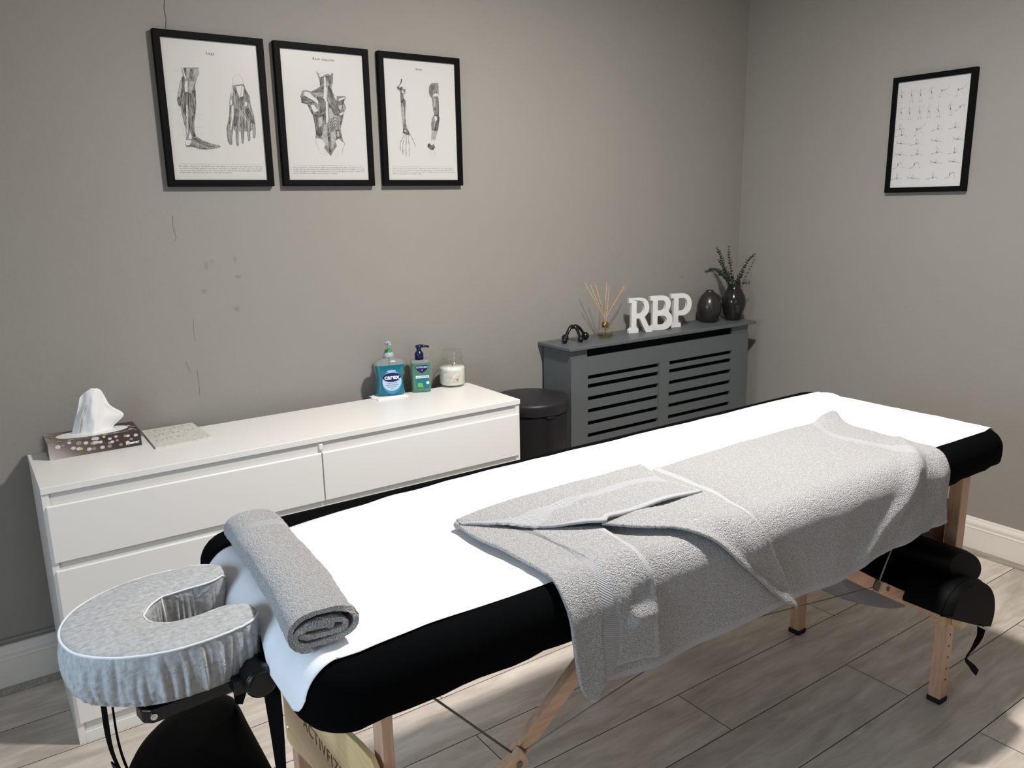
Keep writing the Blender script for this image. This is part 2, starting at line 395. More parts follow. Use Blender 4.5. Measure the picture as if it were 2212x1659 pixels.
        if solid:
            m = o.modifiers.new('solid', 'SOLIDIFY'); m.thickness = solid; m.offset = solid_off
        if bevel:
            m = o.modifiers.new('bevel', 'BEVEL'); m.width = bevel; m.segments = seg; m.limit_method = 'ANGLE'; m.angle_limit = math.radians(angle)
            me.polygons.foreach_set('use_smooth', [True] * len(me.polygons)); m.harden_normals = True
        if sub:
            m = o.modifiers.new('sub', 'SUBSURF'); m.levels = sub; m.render_levels = sub
        if parent: attach(o, parent)
        return o

def world_loc(o):
    l = Vector(o.location); p = o.parent
    while p: l = l + Vector(p.location); p = p.parent
    return l
def attach(o, parent):
    """all geometry is written in room coordinates; no parent carries a rotation"""
    o.parent = parent
    o.location = Vector(o.location) - world_loc(parent)
def thing(name, label, cat, loc, group=None):
    o = bpy.data.objects.new(name, None); COL.objects.link(o); o.location = loc; o.empty_display_size = 0.05
    return tag(o, label, cat, group)
def tag(o, label, cat, group=None):
    o['label'] = label; o['category'] = cat
    if group: o['group'] = group
    return o
def struct(o): o['kind'] = 'structure'; return o

def catmull(P, n):
    """resample a polyline of tuples to n points, smooth, by arc length"""
    P = [Vector(p) if len(p) == 3 else Vector((p[0], p[1], 0)) for p in P]
    Q = []
    K = len(P)
    for i in range(K - 1):
        p0 = P[i - 1] if i > 0 else P[0] * 2 - P[1]; p1 = P[i]; p2 = P[i + 1]; p3 = P[i + 2] if i + 2 < K else P[-1] * 2 - P[-2]
        for k in range(16):
            t = k / 16
            Q.append(0.5 * ((2 * p1) + (p2 - p0) * t + (2 * p0 - 5 * p1 + 4 * p2 - p3) * t * t + (3 * p1 - p0 - 3 * p2 + p3) * t ** 3))
    Q.append(P[-1])
    L = [0]
    for i in range(1, len(Q)): L.append(L[-1] + (Q[i] - Q[i - 1]).length)
    out = []; j = 0
    for k in range(n):
        s_ = L[-1] * k / (n - 1)
        while j < len(L) - 2 and L[j + 1] < s_: j += 1
        d = L[j + 1] - L[j]
        out.append(Q[j].lerp(Q[j + 1], (s_ - L[j]) / d if d > 1e-9 else 0))
    return out

def text_mesh(txt, size, ext=0.0003, shear=0.0, bold=0.0, space=1.0):
    c = bpy.data.curves.new('t', 'FONT'); c.body = txt; c.size = size; c.extrude = ext; c.shear = shear; c.offset = bold; c.space_character = space
    c.align_x = 'CENTER'; c.align_y = 'CENTER'; c.resolution_u = 3
    o = bpy.data.objects.new('t', c); COL.objects.link(o)
    bpy.context.view_layer.update()
    me = bpy.data.meshes.new_from_object(o)
    bpy.data.objects.remove(o); bpy.data.curves.remove(c)
    return me
def text_obj(name, txt, size, M, m, parent, loc, **kw):
    me = text_mesh(txt, size, **kw); me.transform(M)
    me.transform(Matrix.Translation(-Vector(loc)))
    me.materials.append(m); o = bpy.data.objects.new(name, me); COL.objects.link(o); o.location = loc
    if parent: attach(o, parent)
    return o
def basis(o, ex, ey):
    ex = Vector(ex).normalized(); ey = Vector(ey).normalized(); ez = ex.cross(ey)
    return Matrix(((ex.x, ey.x, ez.x, o[0]), (ex.y, ey.y, ez.y, o[1]), (ex.z, ey.z, ez.z, o[2]), (0, 0, 0, 1)))
TA=[[(0.738,0.267),(0.688,0.426),(0.642,0.572),(0.656,0.649),(0.686,0.743)],
[(1.109,0.254),(0.935,0.454),(0.821,0.582),(0.815,0.669),(0.818,0.757)],
[(1.293,0.244),(1.114,0.434),(0.970,0.580),(0.967,0.664),(0.984,0.755)],
[(1.468,0.238),(1.272,0.450),(1.157,0.573),(1.168,0.647),(1.193,0.758)],
[(1.659,0.235),(1.426,0.492),(1.352,0.597),(1.367,0.681),(1.351,0.758)],
[(1.726,0.241),(1.540,0.499),(1.470,0.603),(1.479,0.679),(1.489,0.750)],
[(1.751,0.244),(1.688,0.340),(1.689,0.408),(1.700,0.476),(1.698,0.544),(1.702,0.574),(1.677,0.615),(1.684,0.673),(1.693,0.739)],
[(1.774,0.245),(1.710,0.341),(1.716,0.404),(1.726,0.477),(1.727,0.535),(1.727,0.568),(1.705,0.607),(1.717,0.652),(1.727,0.742)],
[(1.877,0.227),(1.824,0.308),(1.819,0.373),(1.803,0.478),(1.810,0.534),(1.811,0.569),(1.805,0.593),(1.800,0.642),(1.806,0.704),(1.810,0.739)]]
TB=[[(0.613,0.270),(0.611,0.330),(0.618,0.410),(0.624,0.498),(0.623,0.549),(0.620,0.586),(0.627,0.655),(0.637,0.716),(0.652,0.749)],
[(0.622,0.280),(0.644,0.342),(0.656,0.427),(0.656,0.507),(0.651,0.567),(0.654,0.608),(0.658,0.666),(0.666,0.733),(0.670,0.763)],
[(0.683,0.345),(0.704,0.414),(0.707,0.496),(0.691,0.565),(0.688,0.602),(0.687,0.660),(0.690,0.701),(0.688,0.739)],
[(0.714,0.377),(0.715,0.449),(0.720,0.513),(0.717,0.570),(0.722,0.610),(0.729,0.674),(0.719,0.714)],
[(0.772,0.413),(0.786,0.476),(0.768,0.550),(0.768,0.590),(0.774,0.638),(0.771,0.689),(0.768,0.721)],
[(0.821,0.445),(0.809,0.538),(0.809,0.580),(0.812,0.617),(0.814,0.672),(0.818,0.732)]]
TC=[[(0.820,0.450),(0.867,0.499),(0.931,0.551),(0.975,0.581),(1.042,0.635),(1.131,0.715),(1.193,0.757)],
[(0.959,0.348),(1.008,0.418),(1.026,0.524),(1.047,0.590),(1.097,0.641),(1.144,0.699),(1.195,0.758)],
[(1.147,0.267),(1.134,0.415),(1.103,0.538),(1.111,0.596),(1.156,0.673),(1.174,0.713),(1.196,0.758)]]
TD=[[(0.619,0.260),(0.753,0.244),(0.935,0.244),(1.118,0.244)],
[(0.620,0.267),(0.711,0.305),(0.768,0.308),(0.924,0.294),(1.104,0.296)],
[(0.618,0.271),(0.702,0.332),(0.767,0.319),(0.918,0.310),(1.096,0.313)],
[(0.617,0.276),(0.725,0.380),(0.802,0.349),(0.933,0.338),(1.092,0.362)],
[(0.615,0.283),(0.718,0.385),(0.815,0.452),(0.853,0.439),(0.946,0.442),(1.010,0.442),(1.103,0.439)]]
ART_LEGS=[('M',0,[(0.0713,0.3363),(0.1195,0.3398),(0.1183,0.3222),(0.1102,0.3027),(0.1047,0.2887),(0.1044,0.2588),(0.1022,0.2313),(0.0980,0.2091),(0.0924,0.1868),(0.0901,0.1591),(0.0943,0.1453),(0.1100,0.1346),(0.1319,0.1268),(0.1600,0.1204),(0.1609,0.1147),(0.1448,0.1115),(0.1186,0.1073),(0.0962,0.1091),(0.0801,0.1157),(0.0620,0.1153),(0.0599,0.1222),(0.0628,0.1361),(0.0664,0.1445),(0.0648,0.1693),(0.0586,0.2019),(0.0546,0.2289),(0.0495,0.2449),(0.0523,0.2586),(0.0628,0.2942),(0.0733,0.3163),(0.0709,0.3322)]),
('P',0,[(0.0727,0.3364),(0.0787,0.3368),(0.0817,0.3062),(0.0787,0.3033)]),
('D',0,[(0.0759,0.3358),(0.0835,0.3364),(0.0837,0.3171),(0.0798,0.3141)]),
('L',0,[(0.0848,0.3359),(0.0944,0.3366),(0.0906,0.3122),(0.0831,0.3063)]),
('L',0,[(0.1052,0.3347),(0.1187,0.3371),(0.1161,0.3193),(0.1094,0.3080),(0.1036,0.3185)]),
('D',0,[(0.0939,0.3312),(0.0997,0.3343),(0.1025,0.3211),(0.0966,0.3045),(0.0933,0.3123)]),
('P',0,[(0.0784,0.3006),(0.0852,0.2997),(0.0822,0.2711),(0.0751,0.2680),(0.0748,0.2842)]),
('L',0,[(0.0893,0.2999),(0.1044,0.2996),(0.1002,0.2858),(0.0899,0.2661),(0.0866,0.2741)]),
('D',0,[(0.0700,0.3108),(0.0768,0.3112),(0.0721,0.2732),(0.0624,0.2510),(0.0602,0.2563),(0.0669,0.2944)]),
('L',0,[(0.0642,0.2943),(0.0700,0.3054),(0.0672,0.2837),(0.0605,0.2590),(0.0523,0.2451),(0.0532,0.2586)]),
('D',0,[(0.0495,0.2449),(0.0561,0.2561),(0.0618,0.2456),(0.0590,0.2319),(0.0533,0.2289)]),
('D',0,[(0.0731,0.2679),(0.0821,0.2697),(0.0805,0.2411),(0.0752,0.2300),(0.0683,0.2023),(0.0625,0.2130),(0.0621,0.2402)]),
('D',0,[(0.0833,0.2685),(0.0899,0.2661),(0.0885,0.2306),(0.0820,0.1754),(0.0761,0.1586),(0.0751,0.1751),(0.0768,0.2137)]),
('D',0,[(0.0949,0.2746),(0.1052,0.2752),(0.1027,0.2423),(0.0968,0.2091),(0.0929,0.2089),(0.0930,0.2418)]),
('P',0,[(0.0741,0.2326),(0.0779,0.2342),(0.0763,0.2136),(0.0729,0.1861),(0.0706,0.1529),(0.0670,0.1501),(0.0707,0.1860)]),
('P',0,[(0.0546,0.2289),(0.0574,0.2291),(0.0605,0.1938),(0.0637,0.1582),(0.0636,0.1444),(0.0612,0.1471),(0.0575,0.1855)]),
('D',0,[(0.0876,0.2032),(0.0921,0.2061),(0.0876,0.1618),(0.0915,0.1453),(0.0856,0.1423),(0.0823,0.1588)]),
('P',0,[(0.0742,0.1530),(0.0785,0.1546),(0.0814,0.1422),(0.0780,0.1365),(0.0706,0.1369)]),
('P',0,[(0.0626,0.1347),(0.0764,0.1337),(0.0772,0.1282),(0.0706,0.1183),(0.0623,0.1181),(0.0611,0.1250)]),
('D',0,[(0.0854,0.1409),(0.0938,0.1412),(0.1096,0.1304),(0.1314,0.1211),(0.1452,0.1158),(0.1253,0.1168),(0.1035,0.1261),(0.0899,0.1299)]),
('D',0,[(0.0622,0.1173),(0.0779,0.1212),(0.0913,0.1160),(0.0827,0.1138),(0.0633,0.1145)]),
('D',0,[(0.0982,0.1153),(0.1082,0.1164),(0.1190,0.1110),(0.1103,0.1088),(0.0993,0.1114)]),
('p',0.7,[(0.0791,0.1338),(0.0917,0.1202),(0.1079,0.1136)]),
('p',0.7,[(0.0878,0.1368),(0.1004,0.1232),(0.1221,0.1139)]),
('p',0.6,[(0.0937,0.1398),(0.1149,0.1263),(0.1424,0.1172)]),
('p',0.6,[(0.0778,0.1337),(0.0976,0.1231),(0.1304,0.1112)]),
('d',0.5,[(0.1304,0.1112),(0.1330,0.1085)]),
('d',0.5,[(0.1391,0.1123),(0.1405,0.1092)]),
('d',0.5,[(0.1478,0.1136),(0.1499,0.1108)]),
('p',0.5,[(0.0869,0.2632),(0.0813,0.2029),(0.0792,0.1615)]),
('p',0.4,[(0.0693,0.2730),(0.0648,0.2403),(0.0677,0.1968)]),
('p',0.5,[(0.0985,0.2693),(0.0974,0.2365),(0.0904,0.2033)]),
('l',0.25,[(0.0473,0.3252),(0.0662,0.3265)]),
('l',0.25,[(0.0479,0.2932),(0.0628,0.2936)]),
('l',0.25,[(0.0426,0.2688),(0.0535,0.2694)]),
('l',0.25,[(0.1043,0.2446),(0.1169,0.2452)]),
('l',0.25,[(0.0428,0.2197),(0.0551,0.2203)]),
('l',0.25,[(0.0976,0.2055),(0.1229,0.2066)]),
('l',0.25,[(0.0439,0.1781),(0.0561,0.1777)]),
('l',0.25,[(0.0926,0.1703),(0.1193,0.1712)]),
('l',0.25,[(0.0460,0.1467),(0.0625,0.1472)]),
('l',0.25,[(0.0949,0.1515),(0.1174,0.1522)]),
('l',0.3,[(0.0715,0.1002),(0.0781,0.1101)]),
('l',0.3,[(0.1031,0.0994),(0.1074,0.1079)]),
('l',0.25,[(0.1069,0.2976),(0.1181,0.2983)]),
('#',0,[]),
('l',0.4,[(0.2163,0.2999),(0.2166,0.3125),(0.2212,0.3211),(0.2334,0.3269),(0.2433,0.3226),(0.2492,0.3076),(0.2472,0.3019)]),
('l',0.4,[(0.2211,0.3044),(0.2322,0.2982),(0.2491,0.3062)]),
('M',0,[(0.2152,0.2971),(0.2487,0.3020),(0.2545,0.2841),(0.2634,0.2677),(0.2653,0.2394),(0.2718,0.2111),(0.2737,0.1825),(0.2732,0.1594),(0.2689,0.1447),(0.2628,0.1446),(0.2636,0.1706),(0.2556,0.1646),(0.2532,0.1385),(0.2468,0.1340),(0.2465,0.1643),(0.2375,0.1640),(0.2329,0.1293),(0.2266,0.1263),(0.2271,0.1636),(0.2212,0.1634),(0.2174,0.1232),(0.2111,0.1187),(0.2096,0.1345),(0.2108,0.1631),(0.2057,0.1714),(0.1991,0.1485),(0.1968,0.1241),(0.1908,0.1226),(0.1846,0.1338),(0.1846,0.1707),(0.1914,0.1907),(0.2002,0.2221),(0.2006,0.2474),(0.2062,0.2701)]),
('P',0,[(0.2032,0.2531),(0.2083,0.2548),(0.2088,0.2422),(0.2018,0.2390)]),
('P',0,[(0.2096,0.2814),(0.2156,0.2929),(0.2115,0.2648),(0.2083,0.2674)]),
('D',0,[(0.2183,0.2903),(0.2234,0.2822),(0.2328,0.2575),(0.2291,0.2489),(0.2203,0.2653)]),
('P',0,[(0.2244,0.2935),(0.2424,0.2974),(0.2331,0.2603),(0.2273,0.2769)]),
('P',0,[(0.2430,0.2946),(0.2481,0.2949),(0.2425,0.2665),(0.2346,0.2604)]),
('D',0,[(0.2334,0.2632),(0.2455,0.2667),(0.2439,0.2496),(0.2341,0.2237),(0.2298,0.2404)]),
('D',0,[(0.2490,0.2894),(0.2594,0.2731),(0.2613,0.2449),(0.2494,0.2612)]),
('P',0,[(0.2469,0.2498),(0.2544,0.2502),(0.2518,0.2387),(0.2444,0.2383)]),
('D',0,[(0.2466,0.2299),(0.2558,0.2332),(0.2688,0.2110),(0.2719,0.1853),(0.2609,0.1906),(0.2477,0.2101)]),
('D',0,[(0.2151,0.2313),(0.2252,0.2233),(0.2224,0.2090),(0.2121,0.1774),(0.2065,0.1800),(0.2106,0.2085)]),
('D',0,[(0.2216,0.2005),(0.2254,0.2091),(0.2205,0.1720),(0.2158,0.1689)]),
('D',0,[(0.2298,0.2093),(0.2330,0.1952),(0.2294,0.1723),(0.2266,0.1807)]),
('D',0,[(0.2365,0.2011),(0.2417,0.1927),(0.2428,0.1727),(0.2368,0.1725)]),
('D',0,[(0.2001,0.2362),(0.2034,0.2335),(0.1982,0.1910),(0.1924,0.1795)]),
('P',0,[(0.2065,0.2365),(0.2121,0.2396),(0.2092,0.2084),(0.1981,0.1683),(0.1951,0.1682),(0.2016,0.1968)]),
('p',0.8,[(0.2161,0.2818),(0.2182,0.2427),(0.2312,0.2235),(0.2654,0.1735)]),
('p',0.8,[(0.2282,0.2234),(0.2250,0.1949),(0.2155,0.1661)]),
('p',0.8,[(0.2294,0.2206),(0.2330,0.1952),(0.2312,0.1666)]),
('p',0.8,[(0.2309,0.2207),(0.2404,0.1955),(0.2411,0.1698)]),
('p',0.8,[(0.2336,0.2180),(0.2492,0.1930),(0.2513,0.1673)]),
('p',0.6,[(0.1949,0.1654),(0.1907,0.1425)]),
('p',0.6,[(0.2159,0.1547),(0.2129,0.1288)]),
('p',0.6,[(0.2310,0.1580),(0.2295,0.1350)]),
('p',0.6,[(0.2508,0.1615),(0.2489,0.1413)]),
('p',0.5,[(0.2688,0.1708),(0.2664,0.1505)]),
('d',0.5,[(0.1857,0.1452),(0.1924,0.1397),(0.1986,0.1427)]),
('d',0.5,[(0.2104,0.1431),(0.2193,0.1433)]),
('d',0.5,[(0.2262,0.1478),(0.2346,0.1481)]),
('d',0.5,[(0.2455,0.1527),(0.2545,0.1530)]),
('d',0.4,[(0.1846,0.1707),(0.1914,0.1907),(0.2002,0.2221)]),
('d',0.5,[(0.2019,0.1685),(0.1991,0.1485),(0.1971,0.1241)])]
ART_BACK=[('M',0,[(0.1345,0.3569),(0.1426,0.3492),(0.1616,0.3553),(0.1866,0.3551),(0.1927,0.3527),(0.1890,0.3230),(0.1830,0.3058),(0.1884,0.2920),(0.1973,0.2840),(0.2294,0.2858),(0.2323,0.2802),(0.2234,0.2683),(0.2301,0.2486),(0.2208,0.2309),(0.2164,0.2135),(0.2061,0.1813),(0.2106,0.1525),(0.2160,0.1380),(0.2035,0.1435),(0.1893,0.1257),(0.1754,0.1109),(0.1663,0.0948),(0.1560,0.1076),(0.1444,0.1218),(0.1396,0.1418),(0.1185,0.1527),(0.1216,0.1727),(0.1164,0.2065),(0.1119,0.2289),(0.0984,0.2534),(0.0789,0.2566),(0.0901,0.2641),(0.0758,0.2744),(0.0864,0.2944),(0.1017,0.2953),(0.1137,0.2932),(0.1329,0.3027),(0.1459,0.3105),(0.1441,0.3285),(0.1392,0.3448)]),
('P',0,[(0.1425,0.3478),(0.1600,0.3546),(0.1866,0.3551),(0.1861,0.3481),(0.1738,0.3514),(0.1609,0.3463),(0.1478,0.3371)]),
('D',0,[(0.1639,0.3437),(0.1843,0.3452),(0.1842,0.3227),(0.1748,0.3221),(0.1677,0.3328)]),
('D',0,[(0.1481,0.3399),(0.1574,0.3405),(0.1544,0.3208),(0.1444,0.3118)]),
('P',0,[(0.1605,0.3407),(0.1652,0.3410),(0.1649,0.3159),(0.1582,0.3099)]),
('D',0,[(0.1392,0.3045),(0.1538,0.3124),(0.1578,0.3042),(0.1499,0.2813),(0.1321,0.2915),(0.1135,0.2904)]),
('L',0,[(0.1166,0.2906),(0.1507,0.2926),(0.1515,0.2814),(0.1314,0.2831)]),
('P',0,[(0.0908,0.2919),(0.1074,0.2901),(0.1188,0.2796),(0.1348,0.2665),(0.1355,0.2553),(0.1209,0.2657),(0.1002,0.2758),(0.0899,0.2808)]),
('D',0,[(0.0788,0.2746),(0.0912,0.2781),(0.1178,0.2656),(0.1233,0.2575),(0.0987,0.2562),(0.0789,0.2566)]),
('D',0,[(0.1312,0.2803),(0.1616,0.2707),(0.1576,0.2366),(0.1397,0.2273),(0.1349,0.2468),(0.1348,0.2665)]),
('P',0,[(0.1090,0.2511),(0.1199,0.2531),(0.1325,0.2354),(0.1274,0.2296),(0.1154,0.2346)]),
('D',0,[(0.0983,0.2520),(0.1073,0.2497),(0.1148,0.2262),(0.1115,0.2232)]),
('D',0,[(0.1309,0.2354),(0.1365,0.2272),(0.1190,0.2207),(0.1145,0.2234)]),
('D',0,[(0.1159,0.2206),(0.1522,0.2279),(0.1564,0.1996),(0.1411,0.1619),(0.1342,0.1546),(0.1207,0.1613),(0.1182,0.1896)]),
('L',0,[(0.1323,0.2128),(0.1469,0.2191),(0.1432,0.1906),(0.1302,0.1844)]),
('P',0,[(0.1618,0.3157),(0.1673,0.3048),(0.1644,0.2652),(0.1596,0.2650),(0.1542,0.2760),(0.1572,0.3042)]),
('P',0,[(0.1612,0.2651),(0.1675,0.2654),(0.1650,0.2085),(0.1611,0.1984),(0.1571,0.1996)]),
('D',0,[(0.1712,0.3163),(0.1830,0.3058),(0.1993,0.2671),(0.1975,0.2413),(0.1798,0.2604),(0.1703,0.2825)]),
('P',0,[(0.1828,0.3029),(0.1897,0.2892),(0.2005,0.2842),(0.1963,0.2697)]),
('D',0,[(0.1995,0.2699),(0.2258,0.2799),(0.2230,0.2626),(0.2095,0.2304),(0.1991,0.2414)]),
('P',0,[(0.2063,0.2760),(0.2292,0.2829),(0.2256,0.2770),(0.2042,0.2687)]),
('L',0,[(0.2033,0.2559),(0.2178,0.2566),(0.2117,0.2391),(0.2041,0.2445)]),
('P',0,[(0.2047,0.2302),(0.2212,0.2367),(0.2175,0.2293),(0.2075,0.2252)]),
('D',0,[(0.1703,0.2599),(0.1975,0.2413),(0.2075,0.2246),(0.1930,0.2240),(0.1712,0.2287)]),
('D',0,[(0.2089,0.2218),(0.2190,0.2280),(0.2123,0.2018),(0.2053,0.1928)]),
('L',0,[(0.1694,0.2485),(0.1785,0.2433),(0.1867,0.2237),(0.1697,0.2087)]),
('d',1.4,[(0.1707,0.2002),(0.1894,0.2181),(0.2029,0.2043)]),
('d',1.4,[(0.1701,0.1915),(0.1887,0.2080),(0.2023,0.1956)]),
('d',1.4,[(0.1694,0.1829),(0.1880,0.1980),(0.2007,0.1869)]),
('d',1.2,[(0.1706,0.1772),(0.1874,0.1893),(0.1996,0.1811)]),
('p',0.9,[(0.1726,0.2045),(0.1897,0.2224),(0.2032,0.2086)]),
('p',0.9,[(0.1713,0.1959),(0.1891,0.2129),(0.2026,0.1999)]),
('p',0.9,[(0.1707,0.1873),(0.1884,0.2031),(0.2016,0.1913)]),
('L',0,[(0.1497,0.1936),(0.1594,0.1969),(0.1602,0.1654),(0.1603,0.1222),(0.1455,0.1363),(0.1391,0.1562)]),
('D',0,[(0.1597,0.1797),(0.1663,0.1828),(0.1664,0.1627),(0.1596,0.1568)]),
('D',0,[(0.1594,0.1539),(0.1660,0.1570),(0.1688,0.1079),(0.1624,0.1078)]),
('L',0,[(0.1718,0.1715),(0.1864,0.1749),(0.1879,0.1518),(0.1762,0.1225),(0.1698,0.1224)]),
('D',0,[(0.1898,0.1779),(0.2013,0.1812),(0.2075,0.1553),(0.1912,0.1519)]),
('L',0,[(0.1928,0.1751),(0.1992,0.1753),(0.2012,0.1580),(0.1931,0.1563)]),
('P',0,[(0.1184,0.1513),(0.1400,0.1476),(0.1498,0.1306),(0.1442,0.1190),(0.1552,0.0960),(0.1305,0.1043),(0.1201,0.1328)]),
('P',0,[(0.1841,0.1430),(0.1976,0.1521),(0.2158,0.1351),(0.2065,0.1174),(0.2069,0.0998),(0.1840,0.0965),(0.1770,0.1109),(0.1895,0.1287)]),
('l',0.5,[(0.1151,0.1498),(0.1278,0.1515),(0.1429,0.1448),(0.1492,0.1306),(0.1442,0.1190),(0.1556,0.1018)]),
('l',0.4,[(0.1149,0.1469),(0.1228,0.1271),(0.1291,0.1071)]),
('d',0.6,[(0.1792,0.1284),(0.1875,0.1460),(0.1975,0.1512),(0.2099,0.1437),(0.2176,0.1366),(0.2100,0.1204),(0.2055,0.1027)]),
('l',0.5,[(0.1887,0.1170),(0.1920,0.1083),(0.1889,0.0966)]),
('l',0.5,[(0.1406,0.1131),(0.1477,0.1017)]),
('d',0.6,[(0.0758,0.2744),(0.0864,0.2944),(0.1017,0.2958),(0.1137,0.2927),(0.1458,0.3091)]),
('d',0.6,[(0.0983,0.2520),(0.1119,0.2289),(0.1179,0.2066),(0.1216,0.1727),(0.1167,0.1498)]),
('d',0.6,[(0.2045,0.1813),(0.2110,0.1496)]),
('d',0.5,[(0.1884,0.2920),(0.1973,0.2840),(0.2294,0.2858)]),
('d',0.6,[(0.0760,0.2578),(0.0850,0.2569),(0.0986,0.2557)]),
('l',0.35,[(0.1230,0.2124),(0.1330,0.2213)]),
('l',0.35,[(0.1256,0.2103),(0.1356,0.2192)]),
('l',0.35,[(0.1283,0.2081),(0.1383,0.2170)]),
('l',0.35,[(0.1309,0.2060),(0.1409,0.2149)]),
('l',0.35,[(0.1335,0.2038),(0.1436,0.2127)]),
('l',0.35,[(0.1362,0.2017),(0.1462,0.2106)]),
('l',0.35,[(0.1388,0.1995),(0.1489,0.2084)]),
('l',0.35,[(0.1415,0.1973),(0.1516,0.2062)]),
('l',0.35,[(0.1442,0.1951),(0.1542,0.2041)]),
('d',0.35,[(0.1166,0.2906),(0.1471,0.2854)]),
('d',0.35,[(0.1210,0.2923),(0.1484,0.2866)]),
('d',0.35,[(0.1255,0.2939),(0.1498,0.2878)]),
('d',0.35,[(0.1299,0.2956),(0.1511,0.2890)]),
('d',0.35,[(0.1343,0.2972),(0.1524,0.2902)]),
('d',0.35,[(0.1388,0.2989),(0.1538,0.2914)]),
('d',0.35,[(0.1433,0.3006),(0.1551,0.2926)]),
('d',0.35,[(0.1477,0.3022),(0.1564,0.2938)]),
('p',0.3,[(0.1370,0.2750),(0.1551,0.2676)]),
('p',0.3,[(0.1392,0.2718),(0.1549,0.2642)]),
('p',0.3,[(0.1415,0.2685),(0.1546,0.2608)]),
('p',0.3,[(0.1437,0.2653),(0.1544,0.2574)]),
('p',0.3,[(0.1460,0.2620),(0.1541,0.2540)]),
('p',0.3,[(0.1482,0.2588),(0.1539,0.2506)]),
('p',0.3,[(0.1505,0.2555),(0.1536,0.2472)]),
('p',0.3,[(0.1528,0.2522),(0.1534,0.2438)]),
('d',0.4,[(0.1560,0.1939),(0.1653,0.1919)]),
('d',0.4,[(0.1557,0.1899),(0.1650,0.1879)]),
('d',0.4,[(0.1554,0.1859),(0.1647,0.1839)]),
('d',0.4,[(0.1551,0.1818),(0.1645,0.1799)]),
('d',0.4,[(0.1548,0.1778),(0.1642,0.1759)]),
('d',0.4,[(0.1545,0.1738),(0.1639,0.1718)]),
('d',0.4,[(0.1542,0.1698),(0.1636,0.1678)]),
('d',0.4,[(0.1539,0.1658),(0.1633,0.1638)]),
('d',0.4,[(0.1536,0.1618),(0.1630,0.1597)]),
('d',0.4,[(0.1534,0.1577),(0.1627,0.1557)]),
('d',0.4,[(0.1531,0.1537),(0.1624,0.1517)]),
('d',0.4,[(0.1528,0.1497),(0.1621,0.1476)])]
